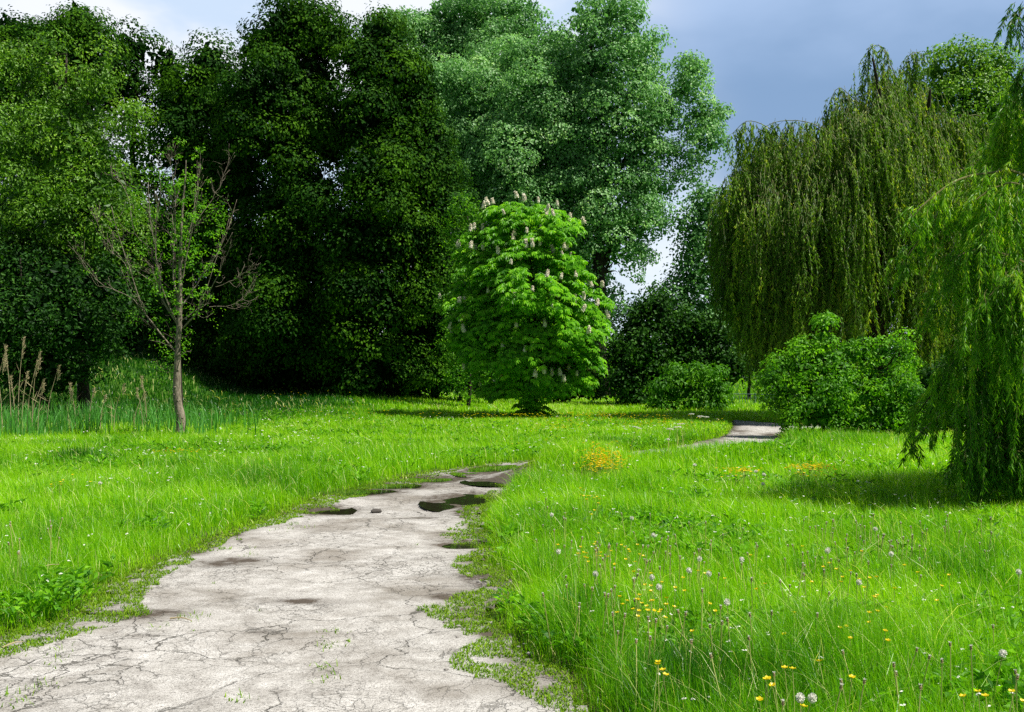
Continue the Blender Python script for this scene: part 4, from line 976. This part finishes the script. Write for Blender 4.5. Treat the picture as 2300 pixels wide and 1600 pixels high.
# ------------------------------------------------------------------ bare young tree
def young_tree():
    d = 27.3; bx = (404 - CX) / F * d; bz = float(H(bx, d))
    root = empty('young_tree', (bx, d, bz), 'half bare young tree with pale trunk and upswept twigs, standing in the reeds', 'tree')
    wa = Acc(); s = d / F
    def line(pts, r0, r1, dep=0.0, n=14, sub=4, lvl=0):
        r0 *= .68; r1 = max(r1 * .9, .004)
        W = [P(x, y, d) for x, y in pts]
        for k in range(len(W)): W[k][1] += dep * (k / (len(W) - 1))
        sp_ = spline(W, n); sp_[1:] += rng.normal(0, .012, (n - 1, 3))
        tube(wa, sp_, np.linspace(r0, r1, n), 7 if r0 > .03 else 5)
        if lvl < 2:
            for _ in range(sub):
                k = rng.integers(3, n - 1); t = unit(sp_[k] - sp_[k - 1])
                L_ = rng.uniform(.2, .55) * (1 - .35 * lvl)
                dr = unit(t * .9 + rng.normal(0, .55, 3) + np.array([0, 0, .35]))
                e = sp_[k] + dr * L_; mid = (sp_[k] + e) / 2 + rng.normal(0, .04, 3) + np.array([0, 0, -.03])
                q = spline([sp_[k], mid, e + np.array([0, 0, .08])], 7); rr = max(.005, (r0 + (r1 - r0) * k / n) * .5)
                tube(wa, q, np.linspace(rr, .003, 7), 4)
                ends.append(q[-1])
                for _ in range(2 - lvl):
                    k2 = rng.integers(2, 6); e2 = q[k2] + unit(dr + rng.normal(0, .6, 3) + np.array([0, 0, .3])) * L_ * .5
                    tube(wa, spline([q[k2], (q[k2] + e2) / 2 + rng.normal(0, .03, 3), e2], 5), np.linspace(rr * .5, .002, 5), 3, cap=False)
        return sp_
    ends = []
    trunk = spline([np.array([bx, d, bz - .1]), P(406, 940, d), P(398, 890, d), P(399, 800, d), P(404, 700, d), P(405, 600, d), P(408, 500, d), P(416, 400, d), P(418, 360, d)], 40)
    rt = np.interp(np.linspace(0, 1, 40), [0, .03, .3, .36, .6, 1], [.23, .135, .105, .085, .05, .008]) * (1 + .05 * rng.normal(size=40))
    tube(wa, trunk, rt, 12)
    B = [([(399, 795), (350, 735), (325, 690), (300, 610), (280, 540), (262, 470)], .035, .005, -.4),
         ([(350, 735), (300, 670), (240, 640), (205, 590), (183, 560)], .018, .004, -.8),
         ([(325, 690), (290, 640), (270, 590), (235, 560)], .014, .004, .5),
         ([(403, 735), (370, 690), (352, 640), (340, 560), (325, 470), (318, 400)], .045, .005, .5),
         ([(404, 730), (378, 680), (360, 600), (358, 520), (372, 430), (368, 370)], .035, .004, -.5),
         ([(404, 690), (385, 620), (380, 540), (372, 480), (378, 420)], .04, .005, .8),
         ([(340, 560), (300, 520), (285, 450), (262, 400), (240, 380)], .014, .003, .3),
         ([(352, 640), (300, 600), (250, 540), (225, 480)], .016, .003, -.6),
         ([(410, 738), (440, 710), (470, 670), (500, 620), (520, 580), (532, 560)], .035, .005, -.6),
         ([(470, 690), (520, 685), (545, 662), (560, 655)], .012, .003, .3),
         ([(485, 645), (530, 628), (558, 610), (568, 598)], .014, .004, -.3),
         ([(407, 690), (430, 650), (465, 590), (490, 540), (520, 440)], .035, .005, .6),
         ([(409, 720), (450, 680), (480, 590), (510, 490)], .022, .004, .2),
         ([(406, 640), (425, 560), (440, 500), (452, 430), (462, 375)], .032, .004, -.4),
         ([(407, 590), (425, 500), (430, 430), (432, 360)], .028, .004, .6),
         ([(406, 610), (395, 520), (395, 440), (388, 380), (384, 350)], .028, .004, -.2),
         ([(440, 500), (475, 440), (498, 380), (505, 345)], .014, .003, .5),
         ([(400, 800), (380, 775), (345, 765)], .012, .004, -.3, ),
         ([(403, 800), (420, 792), (437, 790)], .022, .010, -.3)]
    for l in B:
        short = len(l[0]) < 4
        line(l[0], l[1], l[2], l[3], 8 if short else 14, 0 if short else 12)
    # bark flakes and knots give the trunk its scars
    for _ in range(16):
        k = rng.integers(2, 14); an = rng.uniform(3.6, 5.8); c = trunk[k] + np.array([math.cos(an), math.sin(an), 0]) * rt[k] * .9
        tube(wa, np.array([c + [0, 0, -.03], c, c + [0, 0, .03]]), [.008, .03, .006], 6)
    la = Acc(); pts = []
    for k in range(170):
        u = rng.random()
        if u < .28: q = trunk[rng.integers(18, 38)] + rng.normal(0, .12, 3)
        elif u < .8 and ends: q = ends[rng.integers(0, len(ends))] + rng.normal(0, .04, 3); 
        else: q = P(rng.uniform(345, 490), rng.uniform(440, 740), d + rng.uniform(-.4, .4))
        if q[0] < P(320, 0, d)[0] and rng.random() < .8: continue
        if q[0] > P(500, 0, d)[0]: continue
        pts.append(q)
    pts = np.array(pts)
    dome_clumps(la, pts, np.tile([0., 0, 1.], (len(pts), 1)), .12, 18, .08, .042, tone=.12)
    child(wa, 'trunk', M['bark_young'], root, True)
    child(la, 'leaves', M['light'], root)
young_tree()

# ------------------------------------------------------------------ railing, stones, sticks
def railing():
    p0 = np.array([12.0, 56.0]); p1 = np.array([16.2, 52.0])
    root = empty('railing', (12.0, 56.0, float(H(12, 56))), 'low blue grey metal railing across the far end of the path', 'railing')
    n = 34; bars = []; a1 = Acc(); a3 = Acc()
    zt = .62
    P3 = lambda t, z: np.array([p0[0] + (p1[0] - p0[0]) * t, p0[1] + (p1[1] - p0[1]) * t, float(H(p0[0] + (p1[0] - p0[0]) * t, p0[1] + (p1[1] - p0[1]) * t)) + z])
    for z in (zt, .12):
        tube(a1, np.array([P3(t, z) for t in np.linspace(0, 1, 5)]), .022, 6)
    for k in range(n + 1):
        t = k / n; tube(a3, np.array([P3(t, .12), P3(t, .4), P3(t, zt)]), .012, 4)
    child(a1, 'rail', M['rail'], root); child(a3, 'bars', M['rail'], root)
    for k in range(5):
        a2 = Acc(); t = k / 4; tube(a2, np.array([P3(t, -.1), P3(t, .4), P3(t, zt + .06)]), .035, 6); child(a2, 'post', M['rail'], root)
railing()

M['grit'] = plain_mat('broken_asphalt', (0.30, 0.28, 0.26), 0.9)
def stone(px, py, r, label, grp=None, cat='stone'):
    import bmesh
    x, y = G(px, py); z = float(path_h(np.array([x]), np.array([y]))[0])
    bm = bmesh.new(); bmesh.ops.create_icosphere(bm, subdivisions=2, radius=r)
    for v in bm.verts:
        k = 1 + .28 * (random.random() - .5); v.co *= k; v.co.z *= .6; v.co.x *= 1.3
    me = bpy.data.meshes.new('stone'); bm.to_mesh(me); bm.free(); me.materials.append(M['grit'] if grp else M['stone'])
    o = bpy.data.objects.new('stone', me); C.objects.link(o); o.location = (x, y, z + r * .35); o['label'] = label; o['category'] = cat
    if grp: o['group'] = grp
stone(845, 1150, .055, 'dark fist sized stone lying in the sandy pothole of the path')
for px, py in [(rng.uniform(1000, 1200), rng.uniform(1240, 1520)) for _ in range(26)] + [(940, 1149), (960, 1147), (700, 1165), (1062, 1160), (1120, 1352), (1085, 1345), (1000, 1180), (340, 1300), (480, 1235), (1190, 1480), (1140, 1470), (250, 1365)]:
    stone(px, py, rng.uniform(.008, .020), 'pebble of broken asphalt lying loose on the path', 'loose asphalt pebbles', 'pebble')
sm = Acc(); 
for k, (a0, b0) in enumerate([((5, 1468), (52, 1455)), ((382, 1405), (430, 1410)), ((90, 1310), (132, 1302))]):
    x0, y0 = G(*a0); x1, y1 = G(*b0)
    sa = Acc(); z0 = float(path_h(np.array([x0]), np.array([y0]))[0]) + .012 if k < 2 else .12
    tube(sa, spline([(x0, y0, z0), ((x0 + x1) / 2, (y0 + y1) / 2 + .02, z0 + .008), (x1, y1, z0)], 7), np.linspace(.006, .003, 7), 5)
    o = sa.obj('twig', M['straw']); o['label'] = ['thin dry twig on the path edge near the lower left corner', 'thin pale twig lying in the middle left of the path', 'pale broken stalk caught in the left grass tuft'][k]; o['category'] = 'twig'

# ------------------------------------------------------------------ flowers
def flower_protos():
    out = {}
    # buttercup: stem + cupped petals
    L = []
    for v in range(3):
        s = Acc(); lx = rng.uniform(-.06, .06)
        tube(s, spline([(0, 0, 0), (lx * .3, 0, .2), (lx, .01, .40)], 6), np.linspace(.0025, .0015, 6), 4)
        p = Acc(); k = 5; an = np.arange(k) / k * 6.283
        pos = np.tile([lx, .01, .40], (k, 1)); dr = np.stack([np.cos(an), np.sin(an), np.full(k, .75)], 1)
        leaves(p, pos, dr, np.tile([0, 0, 1.], (k, 1)), .020, .019, .5, fold=-.1, wide=.62)
        leaves(p, pos + [0, 0, .002], np.stack([np.cos(an + .6), np.sin(an + .6), np.full(k, .9)], 1), np.tile([0, 0, 1.], (k, 1)), .010, .007, .5)
        L.append((s.mesh('stem', M['stem']), p.mesh('petals', M['yellow'])))
    out['buttercup'] = ('petals', L)
    L = []
    for v in range(3):
        s = Acc(); lx = rng.uniform(-.08, .08)
        pts = spline([(0, 0, 0), (lx * .3, 0, .22), (lx, .01, .44)], 7); tube(s, pts, np.linspace(.004, .003, 7), 5)
        p = Acc(); k = 120; d_ = rnd_dir(k)
        tube(p, pts[-1] + np.array([[0, 0, -.013], [0, 0, -.008], [0, 0, .0], [0, 0, .008], [0, 0, .013]]), [.003, .011, .014, .011, .003], 7)
        leaves(p, np.tile(pts[-1], (k, 1)) + d_ * .008, d_, rnd_dir(k), .019, .006, .5, wide=.9)
        L.append((s.mesh('stem', M['stem']), p.mesh('seed_head', M['seed'])))
    out['dandelion_clock'] = ('seed_head', L)
    L = []
    for v in range(3):
        s = Acc(); lx = rng.uniform(-.10, .10)
        pts = spline([(0, 0, 0), (lx * .3, 0, .22), (lx, .01, .46)], 7); tube(s, pts, np.linspace(.0045, .0032, 7), 5)
        p = Acc(); tube(p, np.array([pts[-1], pts[-1] + [0, 0, .010], pts[-1] + [0, 0, .020]]), [.004, .008, .005], 6, m=1)
        k = 22; an = rng.uniform(0, 6.28, k)
        leaves(p, np.tile(pts[-1] + [0, 0, .017], (k, 1)), np.stack([np.cos(an) * .6, np.sin(an) * .6, rng.uniform(.4, 1.2, k)], 1), rnd_dir(k), .014, .005, .5)
        leaves(p, np.tile(pts[-1] + [0, 0, .006], (8, 1)), np.stack([np.cos(np.arange(8) * .785), np.sin(np.arange(8) * .785), np.full(8, -.7)], 1), np.tile([0, 0, 1.], (8, 1)), .014, .004, .5, m=1)
        L.append((s.mesh('stem', M['stem']), p.mesh('seed_head', [M['seed'], M['brown']])))
    out['spent_dandelion'] = ('seed_head', L)
    L = []
    for v in range(2):
        s = Acc(); tube(s, spline([(0, 0, 0), (.02, 0, .3), (0, .01, .6)], 6), np.linspace(.005, .003, 6), 4)
        p = Acc(); k = 90; r = np.sqrt(rng.random(k)) * .06; an = rng.uniform(0, 6.28, k)
        leaves(p, np.stack([r * np.cos(an), r * np.sin(an), .61 - r * .25], 1), rnd_dir(k) + [0, 0, .3], np.tile([0, 0, 1.], (k, 1)) + rng.normal(0, .3, (k, 3)), .014, .012, .5)
        for q in range(8):
            tube(s, np.array([[0, .01, .58], [.05 * math.cos(q * .785), .05 * math.sin(q * .785), .605]]), .0015, 3, cap=False)
        L.append((s.mesh('stem', M['stem']), p.mesh('umbel', M['white'])))
    out['white_umbel'] = ('umbel', L)
    return out
FP = flower_protos()
def plant(kind, x, y, label, cat, group, hs=1.0, xy=1.0):
    nm, L = FP[kind]; s, p = L[rng.integers(0, len(L))]
    r = empty(kind, (x, y, float(H(x, y))), label, cat, group)
    r.rotation_euler = (rng.normal(0, .12), rng.normal(0, .12), rng.uniform(0, 6.28)); r.scale = (xy, xy, hs)
    for n_, me in (('stem', s), (nm, p)):
        o = bpy.data.objects.new(n_, me); C.objects.link(o); o.parent = r
def grd(px, py, h):
    """ground point whose flower head at height h shows at px, py"""
    d = (EYE - h) * F / (py - HZ)
    return (px - CX) / F * d, d
def ok(x, y): return float(path_sd(np.array([x]), np.array([y]))[0]) > .15
bl = ('yellow buttercup flower standing among the tall meadow grass', 'buttercup', 'buttercups in the meadow')
n_b = 0
near_b = [(1485, 1492), (1510, 1507), (1450, 1510), (1470, 1500), (1771, 1493), (1783, 1508), (1715, 1512), (1727, 1532), (1710, 1537), (1765, 1522), (1876, 1492), (1888, 1507), (2218, 1560), (2235, 1563), (2190, 1567), (2160, 1585), (2290, 1558), (2290, 1575), (1768, 1590)]
for px, py in near_b:
    h = .34; x, y = grd(px, py, h)
    plant('buttercup', x, y, *bl, hs=.85, xy=.95); n_b += 1
clusters = [(1455, 1345, 60, 22, 26), (1345, 1238, 55, 9, 22), (1330, 1120, 30, 30, 16), (1420, 1235, 40, 12, 8), (1355, 1046, 42, 8, 90), (1820, 1052, 45, 11, 40), (1655, 1055, 40, 8, 22), (1520, 1340, 160, 60, 12), (2000, 1350, 250, 70, 22), (1800, 1290, 300, 60, 16), (130, 1072, 55, 12, 22), (1600, 1140, 400, 50, 18), (1290, 1060, 40, 12, 12), (300, 1240, 40, 10, 4)]
for cx, cy, rx, ry, k in clusters:
    for _ in range(k):
        px = cx + rng.normal(0, rx * .6); py = cy + rng.normal(0, ry * .6)
        if py < 1005 or n_b >= 300: continue
        x, y = grd(px, py, .34)
        if not ok(x, y): continue
        plant('buttercup', x, y, *bl, hs=rng.uniform(.7, .95), xy=float(np.clip(y / 11, .8, 1.6))); n_b += 1
# farther buttercups: beyond the nearest three hundred, one drift
fa = Acc(); X, Y = [], []
for cx, cy, rx, ry, k in [(1350, 935, 160, 12, 260), (1480, 950, 80, 10, 90), (1250, 960, 60, 10, 60), (1130, 932, 90, 8, 70), (900, 925, 220, 12, 120), (660, 910, 100, 8, 40), (400, 1015, 60, 6, 40), (1640, 950, 50, 10, 30), (1355, 1046, 40, 7, 260), (1820, 1050, 40, 8, 120), (1300, 1000, 160, 20, 60), (1655, 1056, 40, 6, 40)]:
    for _ in range(k):
        x, y = grd(cx + rng.normal(0, rx * .6), cy + rng.normal(0, ry * .5), .33)
        if 5 < y < 62 and x * 1 < 30: X.append(x); Y.append(y)
X = np.array(X); Y = np.array(Y); q = path_sd(X, Y) > .2; X, Y = X[q], Y[q]; n = len(X)
sz = .022 * np.clip(Y / 20, 1, 1.8)
for j in range(5):
    an = j / 5 * 6.283 + rng.uniform(0, 1, n)
    leaves(fa, np.stack([X, Y, H(X, Y) + .34], 1), np.stack([np.cos(an), np.sin(an), np.full(n, .5)], 1), np.tile([0, 0, 1.], (n, 1)), sz, sz, .5, wide=.6)
fa.obj('buttercup_drift', M['yellow'], kind='stuff', label='far drifts of small yellow buttercups across the sunlit meadow', category='buttercups')

dl = ('spent dandelion with a brown seed head on a pale bare stalk in the meadow', 'dandelion', 'spent dandelions in the meadow')
cl = ('white fluffy dandelion clock standing above the meadow grass', 'dandelion clock', 'dandelion clocks in the meadow')
spent = [(1700, 1440, 0), (2140, 1450, 0), (1640, 1480, 0), (1910, 1530, 0), (1840, 1540, 0), (2030, 1500, 0), (2060, 1560, 0), (1735, 1555, 0), (1465, 1405, 0), (1500, 1235, 0), (1508, 1250, 0), (1460, 1400, 0), (1395, 1385, 0), (1385, 1390, 0), (1560, 1380, 0), (1605, 1415, 0), (1610, 1400, 0), (1655, 1395, 0), (1515, 1385, 0), (1545, 1450, 0), (1425, 1455, 0), (1380, 1480, 0), (30, 1215, 0), (240, 1225, 0), (255, 1215, 0), (300, 1225, 0), (47, 1240, 0), (40, 1250, 0)]
for px, py, _ in spent:
    x, y = grd(px, py, .36)
    if ok(x, y): plant('spent_dandelion', x, y, *dl, hs=.8, xy=.85)
for cx, cy, rx, ry, k in [(1700, 1230, 380, 60, 60), (2000, 1200, 230, 40, 46), (1350, 1290, 110, 80, 26), (1600, 1350, 330, 90, 18), (1260, 1180, 60, 50, 12), (2000, 1480, 300, 80, 12), (90, 1170, 70, 40, 8)]:
    for _ in range(k):
        px = cx + rng.uniform(-1, 1) * rx; py = cy + rng.uniform(-1, 1) * ry
        x, y = grd(px, py, .34)
        if ok(x, y) and y > 3.6: plant('spent_dandelion', x, y, *dl, hs=rng.uniform(.6, .9), xy=float(np.clip(y / 12, .8, 1.3)))
for px, py in [(2222, 1457), (1482, 1322), (1475, 1300), (1645, 1353), (1284, 1393), (1232, 1236), (1355, 1292), (1245, 1360), (1775, 1560), (1812, 1570), (1955, 1303), (1850, 1235), (1995, 1240), (1870, 1240), (1410, 1165), (1595, 1285), (1555, 1280), (1230, 1155), (1720, 1065), (1700, 1058), (1560, 1045), (1500, 1020), (1725, 1085), (1480, 1200), (220, 1330), (227, 1085), (1970, 1190), (1660, 1255), (1570, 1255), (2290, 1285)]:
    x, y = grd(px, py, .35)
    if ok(x, y): plant('dandelion_clock', x, y, *cl, hs=.8, xy=float(np.clip(y / 13, .7, 1.1)))
for px, py in [(1570, 935), (1582, 938), (1535, 952), (1526, 960), (1500, 965), (1412, 990), (1555, 930)]:
    x, y = grd(px, py, .6); plant('white_umbel', x, y, 'white umbel flower standing in the grass before the elder shrub', 'wildflower', 'white umbels near the path bend', xy=1.4)

# ------------------------------------------------------------------ sky and sun
SUN_EL, SUN_AZ = math.radians(60), math.radians(106)      # azimuth from +Y towards +X
sdir = np.array([math.cos(SUN_EL) * math.sin(SUN_AZ), math.cos(SUN_EL) * math.cos(SUN_AZ), math.sin(SUN_EL)])
from mathutils import Vector
sl = bpy.data.lights.new('sun', 'SUN'); sl.energy = 5.0; sl.angle = math.radians(.53); sl.color = (1, .96, .88)
so = bpy.data.objects.new('sun', sl); C.objects.link(so); so.rotation_euler = Vector(sdir).to_track_quat('Z', 'Y').to_euler(); so.location = (20, 20, 60)

w = bpy.data.worlds.new('World'); bpy.context.scene.world = w; w.use_nodes = True
nt = w.node_tree; nt.nodes.clear(); N = nt.nodes; Lk = nt.links.new
out = N.new('ShaderNodeOutputWorld'); bg = N.new('ShaderNodeBackground'); Lk(bg.outputs[0], out.inputs[0])
sky = N.new('ShaderNodeTexSky'); sky.sky_type = 'NISHITA'; sky.sun_disc = False; sky.sun_elevation = SUN_EL; sky.sun_rotation = SUN_AZ
tc = N.new('ShaderNodeTexCoord'); sx_ = N.new('ShaderNodeSeparateXYZ'); Lk(tc.outputs['Generated'], sx_.inputs[0])
def mt(op, a, b=None, clamp=False):
    x = N.new('ShaderNodeMath'); x.operation = op; x.use_clamp = clamp
    for i, q in enumerate((a, b)):
        if q is None: continue
        if isinstance(q, (int, float)): x.inputs[i].default_value = q
        else: Lk(q, x.inputs[i])
    return x.outputs[0]
def mr(v, a, b, c=0., e=1.):
    x = N.new('ShaderNodeMapRange'); x.interpolation_type = 'SMOOTHSTEP'; Lk(v, x.inputs[0])
    for i, q in enumerate((a, b, c, e)): x.inputs[i + 1].default_value = q
    return x.outputs[0]
def mixc(f, a, b):
    x = N.new('ShaderNodeMix'); x.data_type = 'RGBA'
    if isinstance(f, (int, float)): x.inputs[0].default_value = f
    else: Lk(f, x.inputs[0])
    for i, q in ((6, a), (7, b)):
        if isinstance(q, tuple): x.inputs[i].default_value = (*q, 1)
        else: Lk(q, x.inputs[i])
    return x.outputs[2]
mp = N.new('ShaderNodeMapping'); mp.inputs['Scale'].default_value = (1, 1, 2.2); Lk(tc.outputs['Generated'], mp.inputs[0])
n1 = N.new('ShaderNodeTexNoise'); n1.inputs['Scale'].default_value = 2.6; n1.inputs['Detail'].default_value = 5; n1.inputs['Roughness'].default_value = .45; Lk(mp.outputs[0], n1.inputs[0])
n2 = N.new('ShaderNodeTexNoise'); n2.inputs['Scale'].default_value = 7; n2.inputs['Detail'].default_value = 4; n2.inputs['Roughness'].default_value = .5; Lk(mp.outputs[0], n2.inputs[0])
xx, yy, zz = sx_.outputs[0], sx_.outputs[1], sx_.outputs[2]
xj = mt('ADD', xx, mt('MULTIPLY', mt('SUBTRACT', n1.outputs[0], .5), .28))
zj = mt('ADD', zz, mt('MULTIPLY', mt('SUBTRACT', n2.outputs[0], .5), .10))
storm = mr(xj, 0.02, 0.22)                              # storm cloud bank towards the right
lowb = mr(zj, .12, .23)                                 # pale band above the horizon
topb = mr(zj, .26, .36)
stormc = mixc(topb, (1.7, 2.7, 4.35), (3.0, 4.1, 6.0))
stormc = mixc(lowb, (5.6, 6.4, 7.3), stormc)
bright = mixc(mr(n2.outputs[0], .40, .62), (4.6, 5.6, 7.0), (6.9, 7.1, 7.5))
front = mixc(storm, bright, stormc)
# unseen sky over and behind the viewer, made dark to cut the fill light
over = mixc(mr(n1.outputs[0], .35, .65), (.7, .9, 1.3), (1.4, 1.7, 2.2))
f_over = mr(mt('SUBTRACT', zz, mt('MULTIPLY', yy, .45)), .02, .38)
cloud = mixc(f_over, front, over)
tot = mixc(.92, sky.outputs[0], cloud)
Lk(tot, bg.inputs[0]); bg.inputs[1].default_value = 0.1

# ------------------------------------------------------------------ camera and view
cam = bpy.data.cameras.new('camera'); co = bpy.data.objects.new('camera', cam); C.objects.link(co)
co.location = (0, 0, EYE); co.rotation_euler = (math.radians(90), 0, 0)
cam.sensor_width = 36; cam.lens = 36 * F / 2300; cam.shift_y = (HZ - 800) / 2300; cam.clip_end = 3000
sc = bpy.context.scene; sc.camera = co
sc.view_settings.view_transform = 'Standard'; sc.view_settings.look = 'None'; sc.view_settings.exposure = 0.55; sc.view_settings.gamma = 1
sc.render.engine = 'CYCLES'
c = sc.cycles; c.max_bounces = 5; c.diffuse_bounces = 3; c.glossy_bounces = 2; c.transmission_bounces = 3; c.transparent_max_bounces = 4
c.use_denoising = False; c.caustics_reflective = False; c.caustics_refractive = False
c.sample_clamp_indirect = 3.0
c.pixel_filter_type = 'BLACKMAN_HARRIS'; c.filter_width = 1.45
